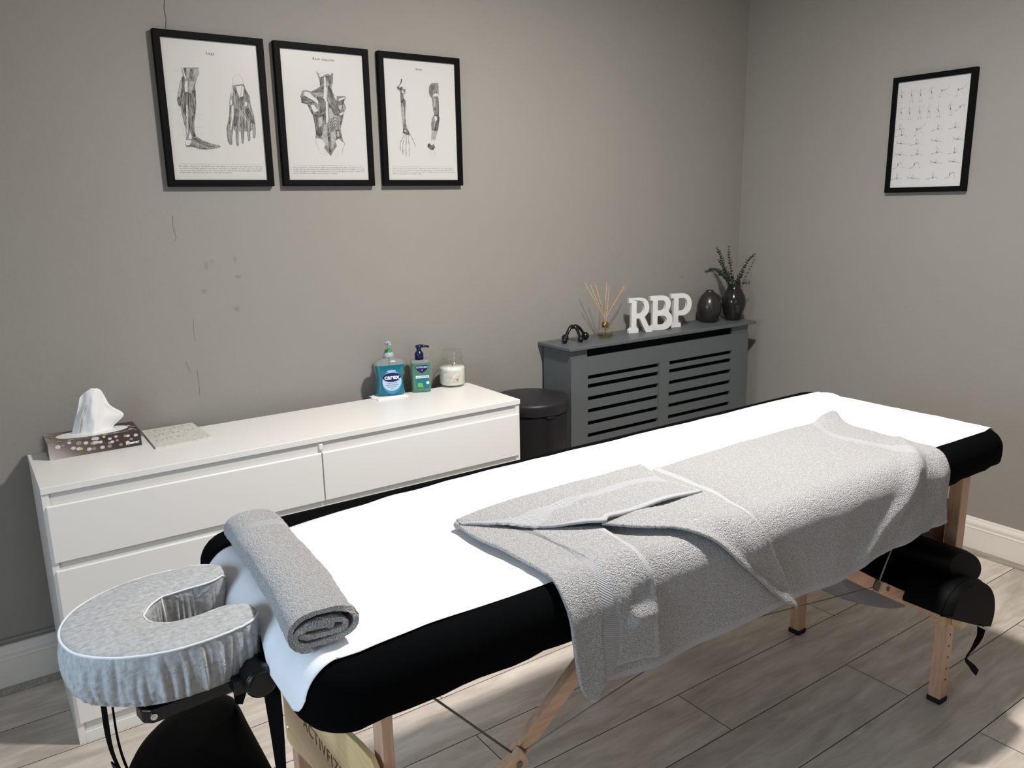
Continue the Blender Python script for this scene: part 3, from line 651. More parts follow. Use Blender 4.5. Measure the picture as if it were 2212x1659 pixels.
ART_ARMS=[('D',0,[(0.0853,0.3529),(0.0902,0.3533),(0.0872,0.3406),(0.0775,0.3302),(0.0754,0.3231),(0.0801,0.3179),(0.0719,0.3174),(0.0681,0.3255),(0.0811,0.3374)]),
('l',0.6,[(0.0984,0.3530),(0.0992,0.3358),(0.1017,0.3220),(0.0959,0.3048)]),
('d',0.5,[(0.0681,0.3269),(0.0679,0.3227),(0.0748,0.3120)]),
('M',0,[(0.0756,0.3259),(0.0905,0.3282),(0.0933,0.3187),(0.0862,0.3099),(0.0780,0.3108)]),
('D',0,[(0.0771,0.3232),(0.0854,0.3251),(0.0883,0.3184),(0.0798,0.3137)]),
('M',0,[(0.0918,0.3214),(0.1017,0.3206),(0.0974,0.3035),(0.0926,0.3060)]),
('M',0,[(0.0798,0.3123),(0.0910,0.3073),(0.0934,0.2907),(0.0986,0.2825),(0.0976,0.2628),(0.0954,0.2344),(0.0973,0.2061),(0.1014,0.1891),(0.1043,0.1806),(0.0875,0.1801),(0.0850,0.1942),(0.0821,0.2338),(0.0796,0.2787)]),
('D',0,[(0.0796,0.3095),(0.0876,0.3057),(0.0900,0.2877),(0.0876,0.2735),(0.0812,0.2788)]),
('D',0,[(0.0901,0.2905),(0.0987,0.2839),(0.0953,0.2626),(0.0889,0.2680)]),
('L',0,[(0.0830,0.2620),(0.0903,0.2624),(0.0913,0.2200),(0.0856,0.2056)]),
('D',0,[(0.0901,0.2285),(0.0952,0.2174),(0.0951,0.1974),(0.0886,0.2001)]),
('d',0.5,[(0.0802,0.2899),(0.0818,0.2394),(0.0850,0.1942)]),
('l',0.4,[(0.1005,0.2798),(0.1028,0.2347),(0.1048,0.1892)]),
('p',0.5,[(0.0931,0.2850),(0.0900,0.2455),(0.0923,0.2059)]),
('D',0,[(0.0849,0.1928),(0.1014,0.1891),(0.1077,0.1807),(0.1088,0.1693),(0.0987,0.1704),(0.0872,0.1744),(0.0824,0.1771)]),
('L',0,[(0.0879,0.1872),(0.0963,0.1875),(0.0976,0.1804),(0.0892,0.1801)]),
('m',1.3,[(0.0854,0.1714),(0.0771,0.1526),(0.0724,0.1454),(0.0699,0.1310),(0.0708,0.1167)]),
('m',1.3,[(0.0904,0.1716),(0.0843,0.1514),(0.0812,0.1427),(0.0788,0.1226),(0.0795,0.1039)]),
('m',1.4,[(0.0961,0.1703),(0.0942,0.1488),(0.0931,0.1401),(0.0914,0.1200),(0.0912,0.0983)]),
('m',1.3,[(0.1028,0.1705),(0.1028,0.1519),(0.1047,0.1433),(0.1037,0.1231),(0.1038,0.0999)]),
('m',1.3,[(0.1061,0.1821),(0.1137,0.1666),(0.1209,0.1553),(0.1261,0.1438),(0.1306,0.1324)]),
('d',1.6,[(0.0757,0.1526),(0.0735,0.1482)]),
('d',1.6,[(0.0825,0.1485),(0.0819,0.1427)]),
('d',1.8,[(0.0938,0.1473),(0.0931,0.1401)]),
('d',1.6,[(0.1029,0.1476),(0.1046,0.1419)]),
('d',1.6,[(0.1200,0.1581),(0.1221,0.1536)]),
('d',0.9,[(0.0798,0.1226),(0.0802,0.1111)]),
('d',0.9,[(0.0919,0.1228),(0.0918,0.1084)]),
('d',0.9,[(0.1041,0.1260),(0.1041,0.1115)]),
('d',0.9,[(0.0704,0.1339),(0.0708,0.1238)]),
('d',0.9,[(0.1264,0.1439),(0.1300,0.1338)]),
('#',0,[]),
('M',0,[(0.1953,0.3390),(0.2025,0.3466),(0.2303,0.3492),(0.2311,0.3269),(0.2301,0.3053),(0.2270,0.3138),(0.2113,0.3129),(0.2030,0.2966),(0.1938,0.3076),(0.1919,0.3246)]),
('d',0.5,[(0.2303,0.3492),(0.2171,0.3261),(0.2113,0.3129)]),
('d',0.6,[(0.1953,0.3390),(0.1918,0.3217),(0.1954,0.3048),(0.2030,0.2966)]),
('l',0.4,[(0.2151,0.3568),(0.2179,0.3590)]),
('P',0,[(0.2077,0.3084),(0.2199,0.3105),(0.2207,0.3057),(0.2109,0.3028)]),
('M',0,[(0.2032,0.3010),(0.2109,0.3028),(0.2277,0.3052),(0.2292,0.2837),(0.2298,0.2576),(0.2273,0.2401),(0.2116,0.2423),(0.2053,0.2565),(0.2036,0.2795)]),
('L',0,[(0.2089,0.2970),(0.2176,0.2974),(0.2146,0.2685),(0.2095,0.2711)]),
('D',0,[(0.2248,0.3036),(0.2288,0.2981),(0.2298,0.2576),(0.2273,0.2401),(0.2220,0.2399),(0.2251,0.2690)]),
('P',0,[(0.2097,0.2379),(0.2203,0.2398),(0.2207,0.2253),(0.2149,0.2207),(0.2110,0.2278)]),
('M',0,[(0.2082,0.2422),(0.2111,0.2307),(0.2124,0.2191),(0.2058,0.1898),(0.1969,0.1866),(0.1956,0.2098),(0.2000,0.2302)]),
('D',0,[(0.2141,0.2192),(0.2233,0.2283),(0.2304,0.2315),(0.2271,0.2110),(0.2226,0.1903),(0.2091,0.1855),(0.2058,0.1898)]),
('D',0,[(0.2082,0.2422),(0.2274,0.2430),(0.2304,0.2315),(0.2214,0.2253),(0.2191,0.2368),(0.2108,0.2379)]),
('L',0,[(0.1979,0.1851),(0.2215,0.1888),(0.2155,0.1725),(0.2096,0.1577),(0.1938,0.1558)]),
('l',0.7,[(0.1979,0.1851),(0.1920,0.1558)]),
('m',0.8,[(0.2090,0.1840),(0.2015,0.1560)]),
('m',0.8,[(0.2168,0.1858),(0.2088,0.1562)]),
('D',0,[(0.1863,0.1454),(0.1930,0.1382),(0.2037,0.1429),(0.2074,0.1312),(0.1992,0.1222),(0.1888,0.1234),(0.1771,0.1334),(0.1792,0.1423)]),
('l',0.4,[(0.1920,0.1549),(0.1863,0.1454)]),
('l',0.4,[(0.2060,0.1553),(0.2072,0.1430)]),
('l',0.45,[(0.1853,0.1234),(0.1823,0.0968)]),
('l',0.45,[(0.1922,0.1220),(0.1902,0.0940)]),
('l',0.45,[(0.2011,0.1237),(0.2001,0.0956)]),
('l',0.45,[(0.2083,0.1283),(0.2083,0.1046)]),
('l',0.4,[(0.1780,0.1320),(0.1677,0.1186)])]
ART_EX=[('#',0,[]),
('l',1.19,[(0.0333,0.3902),(0.0347,0.3859)]),
('l',2.04,[(0.0339,0.3838),(0.0357,0.3724)]),
('m',3.4,[(0.0352,0.3692),(0.0372,0.3601)]),
('l',0.59,[(0.0318,0.3616),(0.0329,0.3423)]),
('l',0.59,[(0.0402,0.3607),(0.0428,0.3412)]),
('m',1.6,[(0.0302,0.3409),(0.0343,0.3418)]),
('m',1.6,[(0.0407,0.3411),(0.0443,0.3395)]),
('l',0.85,[(0.0289,0.3811),(0.0282,0.3700),(0.0336,0.3678)]),
('l',0.85,[(0.0395,0.3799),(0.0505,0.3844)]),
('#',0,[]),
('l',1.19,[(0.0731,0.3903),(0.0724,0.3862)]),
('l',2.04,[(0.0737,0.3839),(0.0754,0.3726)]),
('m',3.4,[(0.0750,0.3695),(0.0769,0.3605)]),
('l',0.59,[(0.0716,0.3620),(0.0728,0.3428)]),
('l',0.59,[(0.0799,0.3611),(0.0825,0.3418)]),
('m',1.6,[(0.0701,0.3415),(0.0742,0.3424)]),
('m',1.6,[(0.0804,0.3417),(0.0840,0.3401)]),
('l',0.85,[(0.0688,0.3813),(0.0681,0.3703),(0.0735,0.3681)]),
('l',0.85,[(0.0792,0.3801),(0.0919,0.3800)]),
('#',0,[]),
('l',1.19,[(0.1089,0.3876),(0.1106,0.3833)]),
('l',2.04,[(0.1095,0.3813),(0.1113,0.3701)]),
('m',3.4,[(0.1109,0.3670),(0.1128,0.3580)]),
('l',0.59,[(0.1076,0.3596),(0.1088,0.3406)]),
('l',0.59,[(0.1158,0.3586),(0.1183,0.3396)]),
('m',1.6,[(0.1062,0.3393),(0.1102,0.3401)]),
('m',1.6,[(0.1163,0.3395),(0.1198,0.3378)]),
('l',0.85,[(0.1047,0.3787),(0.1041,0.3678),(0.1094,0.3656)]),
('l',0.85,[(0.1149,0.3775),(0.1283,0.3862)]),
('#',0,[]),
('l',1.19,[(0.1500,0.3920),(0.1497,0.3880)]),
('l',2.04,[(0.1507,0.3857),(0.1524,0.3747)]),
('m',3.4,[(0.1520,0.3716),(0.1539,0.3628)]),
('l',0.59,[(0.1488,0.3643),(0.1500,0.3455)]),
('l',0.59,[(0.1568,0.3634),(0.1593,0.3445)]),
('m',1.6,[(0.1475,0.3442),(0.1514,0.3450)]),
('m',1.6,[(0.1574,0.3444),(0.1608,0.3428)]),
('l',0.85,[(0.1460,0.3832),(0.1454,0.3724),(0.1505,0.3703)]),
('l',0.85,[(0.1559,0.3820),(0.1627,0.3874)]),
('#',0,[]),
('l',0.85,[(0.2227,0.3908),(0.2146,0.3766),(0.2023,0.3719)]),
('l',2.38,[(0.2086,0.3727),(0.1930,0.3684)]),
('m',3.6,[(0.1919,0.3731),(0.1917,0.3655)]),
('l',0.59,[(0.1908,0.3656),(0.1871,0.3476)]),
('m',1.6,[(0.1839,0.3470),(0.1887,0.3471)]),
('l',0.68,[(0.1997,0.3661),(0.2191,0.3486)]),
('#',0,[]),
('l',0.85,[(0.2822,0.3864),(0.2745,0.3724),(0.2626,0.3678)]),
('l',2.38,[(0.2687,0.3686),(0.2537,0.3644)]),
('m',3.6,[(0.2525,0.3690),(0.2524,0.3615)]),
('l',0.59,[(0.2514,0.3616),(0.2480,0.3439)]),
('m',1.6,[(0.2449,0.3433),(0.2496,0.3434)]),
('l',0.68,[(0.2601,0.3621),(0.2789,0.3449)]),
('#',0,[]),
('l',1.19,[(0.0373,0.3290),(0.0385,0.3247)]),
('l',2.04,[(0.0379,0.3225),(0.0396,0.3110)]),
('m',3.4,[(0.0392,0.3079),(0.0411,0.2987)]),
('l',0.59,[(0.0357,0.3001),(0.0368,0.2806)]),
('l',0.59,[(0.0442,0.2993),(0.0468,0.2798)]),
('m',1.6,[(0.0341,0.2793),(0.0383,0.2802)]),
('m',1.6,[(0.0447,0.2796),(0.0483,0.2780)]),
('l',0.85,[(0.0328,0.3198),(0.0321,0.3085),(0.0376,0.3064)]),
('l',0.85,[(0.0435,0.3187),(0.0557,0.3225)]),
('#',0,[]),
('l',1.19,[(0.0713,0.3255),(0.0712,0.3214)]),
('l',2.04,[(0.0719,0.3191),(0.0737,0.3077)]),
('m',3.4,[(0.0733,0.3046),(0.0752,0.2954)]),
('l',0.59,[(0.0699,0.2969),(0.0710,0.2776)]),
('l',0.59,[(0.0782,0.2961),(0.0808,0.2767)]),
('m',1.6,[(0.0684,0.2762),(0.0724,0.2771)]),
('m',1.6,[(0.0787,0.2766),(0.0823,0.2750)]),
('l',0.85,[(0.0670,0.3164),(0.0663,0.3052),(0.0717,0.3031)]),
('l',0.85,[(0.0774,0.3153),(0.0781,0.3181)]),
('#',0,[]),
('l',1.19,[(0.1117,0.3245),(0.1113,0.3205)]),
('l',2.04,[(0.1123,0.3182),(0.1140,0.3069)]),
('m',3.4,[(0.1137,0.3038),(0.1156,0.2948)]),
('l',0.59,[(0.1103,0.2962),(0.1115,0.2771)]),
('l',0.59,[(0.1185,0.2954),(0.1211,0.2762)]),
('m',1.6,[(0.1089,0.2758),(0.1129,0.2767)]),
('m',1.6,[(0.1191,0.2761),(0.1226,0.2745)]),
('l',0.85,[(0.1075,0.3155),(0.1068,0.3045),(0.1121,0.3024)]),
('l',0.85,[(0.1177,0.3145),(0.1314,0.3225)]),
('#',0,[]),
('l',1.19,[(0.1468,0.3240),(0.1471,0.3199)]),
('l',2.04,[(0.1475,0.3177),(0.1492,0.3066)]),
('m',3.4,[(0.1489,0.3035),(0.1507,0.2946)]),
('l',0.59,[(0.1456,0.2960),(0.1468,0.2770)]),
('l',0.59,[(0.1537,0.2952),(0.1562,0.2762)]),
('m',1.6,[(0.1443,0.2757),(0.1482,0.2766)]),
('m',1.6,[(0.1542,0.2761),(0.1577,0.2745)]),
('l',0.85,[(0.1427,0.3151),(0.1421,0.3042),(0.1473,0.3021)]),
('l',0.85,[(0.1528,0.3141),(0.1564,0.3229)]),
('#',0,[]),
('l',1.19,[(0.1830,0.3234),(0.1836,0.3193)]),
('l',2.04,[(0.1836,0.3171),(0.1854,0.3061)]),
('m',3.4,[(0.1851,0.3031),(0.1869,0.2942)]),
('l',0.59,[(0.1819,0.2956),(0.1831,0.2768)]),
('l',0.59,[(0.1898,0.2948),(0.1923,0.2760)]),
('m',1.6,[(0.1806,0.2755),(0.1845,0.2764)]),
('m',1.6,[(0.1904,0.2759),(0.1938,0.2743)]),
('l',0.85,[(0.1790,0.3145),(0.1785,0.3037),(0.1836,0.3017)]),
('l',0.85,[(0.1889,0.3135),(0.1939,0.3167)]),
('#',0,[]),
('l',1.19,[(0.2278,0.3248),(0.2281,0.3208)]),
('l',2.04,[(0.2285,0.3186),(0.2302,0.3078)]),
('m',3.4,[(0.2299,0.3047),(0.2317,0.2960)]),
('l',0.59,[(0.2268,0.2974),(0.2281,0.2788)]),
('l',0.59,[(0.2345,0.2966),(0.2371,0.2780)]),
('m',1.6,[(0.2257,0.2775),(0.2294,0.2784)]),
('m',1.6,[(0.2352,0.2779),(0.2385,0.2763)]),
('l',0.85,[(0.2240,0.3160),(0.2235,0.3054),(0.2285,0.3033)]),
('l',0.85,[(0.2336,0.3150),(0.2410,0.3137)]),
('#',0,[]),
('m',3.6,[(0.2658,0.3072),(0.2650,0.2997)]),
('l',2.04,[(0.2672,0.3085),(0.2781,0.3089),(0.2818,0.3025)]),
('l',0.68,[(0.2642,0.2988),(0.2609,0.2940),(0.2518,0.2919)]),
('l',0.85,[(0.2803,0.3021),(0.2823,0.2919),(0.2879,0.2883)]),
('m',1.6,[(0.2487,0.2913),(0.2533,0.2920)]),
('#',0,[]),
('l',1.02,[(0.0378,0.2660),(0.0389,0.2627)]),
('l',2.04,[(0.0390,0.2610),(0.0388,0.2481)]),
('m',3.4,[(0.0375,0.2465),(0.0431,0.2402)]),
('l',0.85,[(0.0190,0.2399),(0.0330,0.2420),(0.0399,0.2437)]),
('l',0.85,[(0.0399,0.2437),(0.0540,0.2436),(0.0617,0.2365)]),
('l',0.85,[(0.0420,0.2591),(0.0499,0.2504)]),
('m',1.6,[(0.0147,0.2392),(0.0197,0.2402)]),
('#',0,[]),
('l',1.02,[(0.0471,0.2425),(0.0481,0.2392)]),
('l',2.04,[(0.0482,0.2376),(0.0481,0.2246)]),
('m',3.4,[(0.0468,0.2231),(0.0523,0.2168)]),
('l',0.85,[(0.0283,0.2163),(0.0423,0.2185),(0.0492,0.2203)]),
('l',0.85,[(0.0492,0.2203),(0.0632,0.2202),(0.0709,0.2131)]),
('l',0.85,[(0.0512,0.2357),(0.0591,0.2270)]),
('m',1.6,[(0.0241,0.2156),(0.0290,0.2166)]),
('#',0,[]),
('l',0.85,[(0.1414,0.2602),(0.1329,0.2451),(0.1199,0.2398)]),
('l',2.38,[(0.1265,0.2409),(0.1101,0.2358)]),
('m',3.6,[(0.1089,0.2407),(0.1086,0.2328)]),
('l',0.59,[(0.1076,0.2328),(0.1036,0.2139)]),
('m',1.6,[(0.1003,0.2132),(0.1054,0.2135)]),
('l',0.68,[(0.1171,0.2337),(0.1374,0.2162)]),
('#',0,[]),
('l',1.02,[(0.1884,0.2530),(0.1894,0.2498)]),
('l',2.04,[(0.1896,0.2482),(0.1895,0.2357)]),
('m',3.4,[(0.1883,0.2343),(0.1935,0.2282)]),
('l',0.85,[(0.1712,0.2278),(0.1842,0.2299),(0.1906,0.2316)]),
('l',0.85,[(0.1906,0.2316),(0.2036,0.2315),(0.2108,0.2247)]),
('l',0.85,[(0.1924,0.2464),(0.1997,0.2380)]),
('m',1.6,[(0.1673,0.2272),(0.1719,0.2281)]),
('#',0,[]),
('l',1.02,[(0.2526,0.2536),(0.2535,0.2504)]),
('l',2.04,[(0.2537,0.2489),(0.2537,0.2366)]),
('m',3.4,[(0.2526,0.2352),(0.2576,0.2292)]),
('l',0.85,[(0.2361,0.2288),(0.2486,0.2309),(0.2547,0.2325)]),
('l',0.85,[(0.2547,0.2325),(0.2673,0.2324),(0.2743,0.2257)]),
('l',0.85,[(0.2564,0.2471),(0.2635,0.2389)]),
('m',1.6,[(0.2323,0.2282),(0.2367,0.2291)]),
('#',0,[]),
('l',1.53,[(0.0265,0.1967),(0.0302,0.1955)]),
('l',2.21,[(0.0304,0.1932),(0.0433,0.1881)]),
('m',3.4,[(0.0442,0.1900),(0.0530,0.1868)]),
('l',0.85,[(0.0529,0.1874),(0.0701,0.1840),(0.0788,0.1844)]),
('l',0.68,[(0.0324,0.1914),(0.0277,0.1835)]),
('l',0.85,[(0.0483,0.1920),(0.0530,0.1982),(0.0628,0.1877)]),
('#',0,[]),
('l',1.02,[(0.1096,0.2055),(0.1106,0.2022)]),
('l',2.04,[(0.1107,0.2006),(0.1106,0.1877)]),
('m',3.4,[(0.1094,0.1862),(0.1147,0.1801)]),
('l',0.85,[(0.0914,0.1793),(0.1050,0.1817),(0.1117,0.1835)]),
('l',0.85,[(0.1117,0.1835),(0.1253,0.1835),(0.1328,0.1766)]),
('l',0.85,[(0.1136,0.1988),(0.1213,0.1902)]),
('m',1.6,[(0.0873,0.1786),(0.0921,0.1796)]),
('#',0,[]),
('l',1.53,[(0.1677,0.1965),(0.1711,0.1953)]),
('l',2.21,[(0.1714,0.1931),(0.1834,0.1882)]),
('m',3.4,[(0.1842,0.1900),(0.1924,0.1869)]),
('l',0.85,[(0.1924,0.1875),(0.2084,0.1842),(0.2164,0.1846)]),
('l',0.68,[(0.1732,0.1914),(0.1690,0.1838)]),
('l',0.85,[(0.1880,0.1919),(0.1923,0.1979),(0.2015,0.1878)]),
('#',0,[]),
('l',1.53,[(0.2489,0.1969),(0.2522,0.1958)]),
('l',2.21,[(0.2524,0.1936),(0.2640,0.1887)]),
('m',3.4,[(0.2647,0.1905),(0.2726,0.1875)]),
('l',0.85,[(0.2726,0.1881),(0.2879,0.1849),(0.2956,0.1853)]),
('l',0.68,[(0.2542,0.1919),(0.2502,0.1845)]),
('l',0.85,[(0.2683,0.1924),(0.2724,0.1983),(0.2813,0.1884)]),
('#',0,[]),
('l',1.53,[(0.0269,0.1539),(0.0306,0.1527)]),
('l',2.21,[(0.0308,0.1504),(0.0437,0.1454)]),
('m',3.4,[(0.0446,0.1473),(0.0534,0.1442)]),
('l',0.85,[(0.0534,0.1448),(0.0706,0.1416),(0.0793,0.1421)]),
('l',0.68,[(0.0327,0.1486),(0.0281,0.1406)]),
('l',0.85,[(0.0487,0.1494),(0.0534,0.1557),(0.0632,0.1453)]),
('#',0,[]),
('l',1.02,[(0.1167,0.1664),(0.1177,0.1631)]),
('l',2.04,[(0.1179,0.1615),(0.1178,0.1486)]),
('m',3.4,[(0.1165,0.1471),(0.1219,0.1410)]),
('l',0.85,[(0.0986,0.1400),(0.1122,0.1425),(0.1189,0.1444)]),
('l',0.85,[(0.1189,0.1444),(0.1325,0.1446),(0.1399,0.1377)]),
('l',0.85,[(0.1208,0.1597),(0.1284,0.1512)]),
('m',1.6,[(0.0945,0.1393),(0.0993,0.1403)]),
('#',0,[]),
('l',1.02,[(0.1937,0.1679),(0.1946,0.1647)]),
('l',2.04,[(0.1948,0.1631),(0.1947,0.1505)]),
('m',3.4,[(0.1936,0.1490),(0.1988,0.1430)]),
('l',0.85,[(0.1764,0.1420),(0.1894,0.1445),(0.1958,0.1463)]),
('l',0.85,[(0.1958,0.1463),(0.2089,0.1465),(0.2161,0.1398)]),
('l',0.85,[(0.1976,0.1614),(0.2050,0.1530)]),
('m',1.6,[(0.1725,0.1413),(0.1771,0.1423)]),
('#',0,[]),
('l',1.02,[(0.2587,0.1637),(0.2596,0.1606)]),
('l',2.04,[(0.2598,0.1590),(0.2598,0.1466)]),
('m',3.4,[(0.2587,0.1451),(0.2637,0.1392)]),
('l',0.85,[(0.2421,0.1383),(0.2547,0.1407),(0.2608,0.1425)]),
('l',0.85,[(0.2608,0.1425),(0.2735,0.1427),(0.2805,0.1361)]),
('l',0.85,[(0.2625,0.1573),(0.2697,0.1491)]),
('m',1.6,[(0.2383,0.1376),(0.2427,0.1386)]),
('#',0,[]),
('m',3.6,[(0.0451,0.1117),(0.0441,0.1034)]),
('l',2.04,[(0.0467,0.1132),(0.0591,0.1143),(0.0632,0.1075)]),
('l',0.68,[(0.0431,0.1025),(0.0393,0.0970),(0.0288,0.0942)]),
('l',0.85,[(0.0615,0.1069),(0.0636,0.0960),(0.0699,0.0924)]),
('m',1.6,[(0.0253,0.0933),(0.0306,0.0944)]),
('#',0,[]),
('m',3.6,[(0.1118,0.1101),(0.1109,0.1020)]),
('l',2.04,[(0.1134,0.1116),(0.1253,0.1127),(0.1294,0.1060)]),
('l',0.68,[(0.1100,0.1011),(0.1063,0.0957),(0.0962,0.0929)]),
('l',0.85,[(0.1277,0.1054),(0.1298,0.0947),(0.1360,0.0911)]),
('m',1.6,[(0.0928,0.0920),(0.0979,0.0931)]),
('#',0,[]),
('l',1.53,[(0.1723,0.1168),(0.1757,0.1156)]),
('l',2.21,[(0.1759,0.1134),(0.1880,0.1086)]),
('m',3.4,[(0.1888,0.1105),(0.1971,0.1076)]),
('l',0.85,[(0.1970,0.1082),(0.2131,0.1052),(0.2212,0.1058)]),
('l',0.68,[(0.1778,0.1117),(0.1735,0.1039)]),
('l',0.85,[(0.1926,0.1126),(0.1969,0.1187),(0.2062,0.1087)]),
('#',0,[]),
('l',1.53,[(0.2411,0.1164),(0.2445,0.1153)]),
('l',2.21,[(0.2447,0.1131),(0.2564,0.1084)]),
('m',3.4,[(0.2571,0.1103),(0.2651,0.1074)]),
('l',0.85,[(0.2650,0.1080),(0.2805,0.1051),(0.2883,0.1056)]),
('l',0.68,[(0.2465,0.1114),(0.2424,0.1038)]),
('l',0.85,[(0.2608,0.1123),(0.2649,0.1183),(0.2739,0.1085)]),
('#',0,[]),
('l',1.02,[(0.0428,0.0786),(0.0438,0.0753)]),
('l',2.04,[(0.0440,0.0736),(0.0438,0.0603)]),
('m',3.4,[(0.0425,0.0587),(0.0481,0.0525)]),
('l',0.85,[(0.0237,0.0509),(0.0379,0.0538),(0.0449,0.0559)]),
('l',0.85,[(0.0449,0.0559),(0.0591,0.0564),(0.0669,0.0495)]),
('l',0.85,[(0.0470,0.0718),(0.0549,0.0632)]),
('m',1.6,[(0.0194,0.0501),(0.0244,0.0512)]),
('#',0,[]),
('l',1.53,[(0.0851,0.0621),(0.0887,0.0610)]),
('l',2.21,[(0.0889,0.0587),(0.1016,0.0540)]),
('m',3.4,[(0.1025,0.0559),(0.1111,0.0530)]),
('l',0.85,[(0.1110,0.0537),(0.1279,0.0508),(0.1364,0.0515)]),
('l',0.68,[(0.0909,0.0570),(0.0864,0.0489)]),
('l',0.85,[(0.1064,0.0581),(0.1110,0.0645),(0.1206,0.0543)]),
('#',0,[]),
('l',1.02,[(0.1863,0.0761),(0.1873,0.0729)]),
('l',2.04,[(0.1874,0.0713),(0.1874,0.0585)]),
('m',3.4,[(0.1862,0.0569),(0.1914,0.0509)]),
('l',0.85,[(0.1688,0.0495),(0.1820,0.0522),(0.1884,0.0543)]),
('l',0.85,[(0.1884,0.0543),(0.2017,0.0548),(0.2089,0.0481)]),
('l',0.85,[(0.1902,0.0696),(0.1977,0.0613)]),
('m',1.6,[(0.1649,0.0486),(0.1695,0.0498)]),
('#',0,[]),
('m',3.6,[(0.2526,0.0672),(0.2518,0.0593)]),
('l',2.04,[(0.2540,0.0687),(0.2651,0.0698),(0.2690,0.0634)]),
('l',0.68,[(0.2509,0.0584),(0.2476,0.0532),(0.2382,0.0503)]),
('l',0.85,[(0.2674,0.0628),(0.2695,0.0524),(0.2752,0.0490)]),
('m',1.6,[(0.2350,0.0495),(0.2397,0.0506)])]
SPRIGS=[[(2.875,-0.120,0.968),(2.842,-0.120,1.007),(2.804,-0.120,1.050),(2.784,-0.120,1.082),(2.770,-0.120,1.113),(2.734,-0.120,1.155)],
[(2.879,-0.120,0.968),(2.864,-0.120,1.018),(2.853,-0.120,1.070),(2.838,-0.120,1.122),(2.835,-0.120,1.156)],
[(2.887,-0.120,0.968),(2.908,-0.120,1.002),(2.933,-0.120,1.045),(2.962,-0.120,1.085),(3.004,-0.120,1.115)],
[(2.871,-0.120,0.969),(2.830,-0.120,1.013),(2.782,-0.120,1.036),(2.747,-0.120,1.056),(2.706,-0.120,1.063),(2.655,-0.120,1.057)],
[(2.879,-0.120,0.968),(2.856,-0.120,1.019),(2.831,-0.120,1.059),(2.805,-0.120,1.096)],
[(2.883,-0.120,0.968),(2.877,-0.120,0.999),(2.882,-0.120,1.040)],
[(2.879,-0.120,0.968),(2.901,-0.120,0.987),(2.929,-0.120,0.991)],
[(2.879,-0.120,0.968),(2.854,-0.120,0.991),(2.808,-0.120,0.999)]]
REEDS=[[(2.093,-0.100,0.852),(2.088,-0.100,0.905),(1.993,-0.100,1.045)],
[(2.096,-0.100,0.852),(2.090,-0.100,0.905),(2.005,-0.100,1.050)],
[(2.098,-0.100,0.846),(2.086,-0.100,0.913),(2.038,-0.100,1.043)],
[(2.093,-0.100,0.843),(2.094,-0.100,0.905),(2.107,-0.100,1.044)],
[(2.098,-0.100,0.842),(2.111,-0.100,0.903),(2.148,-0.100,1.027)],
[(2.103,-0.100,0.851),(2.112,-0.100,0.903),(2.182,-0.100,1.029)],
[(2.096,-0.100,0.852),(2.117,-0.100,0.904),(2.228,-0.100,1.024)]]
# ------------------------------------------------------------------ the room
XR, XL, YF = 3.045, -1.9, -4.2
def wall(name, a, b, m):
    w = MB(); w.box(a, b); return struct(w.build(name, m))
wb = wall('wall_back', (XL - .1, 0, 0), (XR + .1, .1, CEIL), M_WALLB)
wall('wall_right', (XR, YF, 0), (XR + .1, 0, CEIL), M_WALL)
wl2 = MB(); fx0, fx1, fz0, fz1 = -.35, 1.35, .9, 2.1
wl2.box((XL - .1, YF - .1, 0), (XR + .1, YF, fz0)); wl2.box((XL - .1, YF - .1, fz1), (XR + .1, YF, CEIL)); wl2.box((XL - .1, YF - .1, fz0), (fx0, YF, fz1)); wl2.box((fx1, YF - .1, fz0), (XR + .1, YF, fz1))
struct(wl2.build('wall_front', M_WALL))
wf2 = MB()
for a, b in (((fx0, YF - .08, fz0), (fx1, YF - .02, fz0 + .05)), ((fx0, YF - .08, fz1 - .05), (fx1, YF - .02, fz1)), ((fx0, YF - .08, fz0), (fx0 + .05, YF - .02, fz1)), ((fx1 - .05, YF - .08, fz0), (fx1, YF - .02, fz1)), ((.475, YF - .08, fz0), (.525, YF - .02, fz1))): wf2.box(a, b)
win2 = struct(wf2.build('fill_window', M_PVC))  # unseen window added to go with the fill light behind the camera
g2 = MB(); g2.box((fx0 + .04, YF - .055, fz0 + .04), (fx1 - .04, YF - .047, fz1 - .04)); g2.build('pane', M_GLASS, win2)
cl = MB(); cl.box((XL - .1, YF - .1, CEIL), (XR + .1, .1, CEIL + .1)); struct(cl.build('ceiling', M_CEIL))
# left wall with a window opening
wy0, wy1, wz0, wz1 = -2.5, -1.4, .85, 1.95
wl = MB()
wl.box((XL - .1, YF, 0), (XL, 0, wz0)); wl.box((XL - .1, YF, wz1), (XL, 0, CEIL)); wl.box((XL - .1, YF, wz0), (XL, wy0, wz1)); wl.box((XL - .1, wy1, wz0), (XL, 0, wz1))
struct(wl.build('wall_left', M_WALL))
wf = MB()
for a, b in (((XL - .08, wy0, wz0), (XL - .02, wy1, wz0 + .05)), ((XL - .08, wy0, wz1 - .05), (XL - .02, wy1, wz1)), ((XL - .08, wy0, wz0), (XL - .02, wy0 + .05, wz1)),
             ((XL - .08, wy1 - .05, wz0), (XL - .02, wy1, wz1)), ((XL - .08, -1.975, wz0), (XL - .02, -1.925, wz1))): wf.box(a, b)
win = struct(wf.build('window_1', M_PVC))
g = MB(); g.box((XL - .055, wy0 + .04, wz0 + .04), (XL - .047, wy1 - .04, wz1 - .04)); g.build('pane', M_GLASS, win)

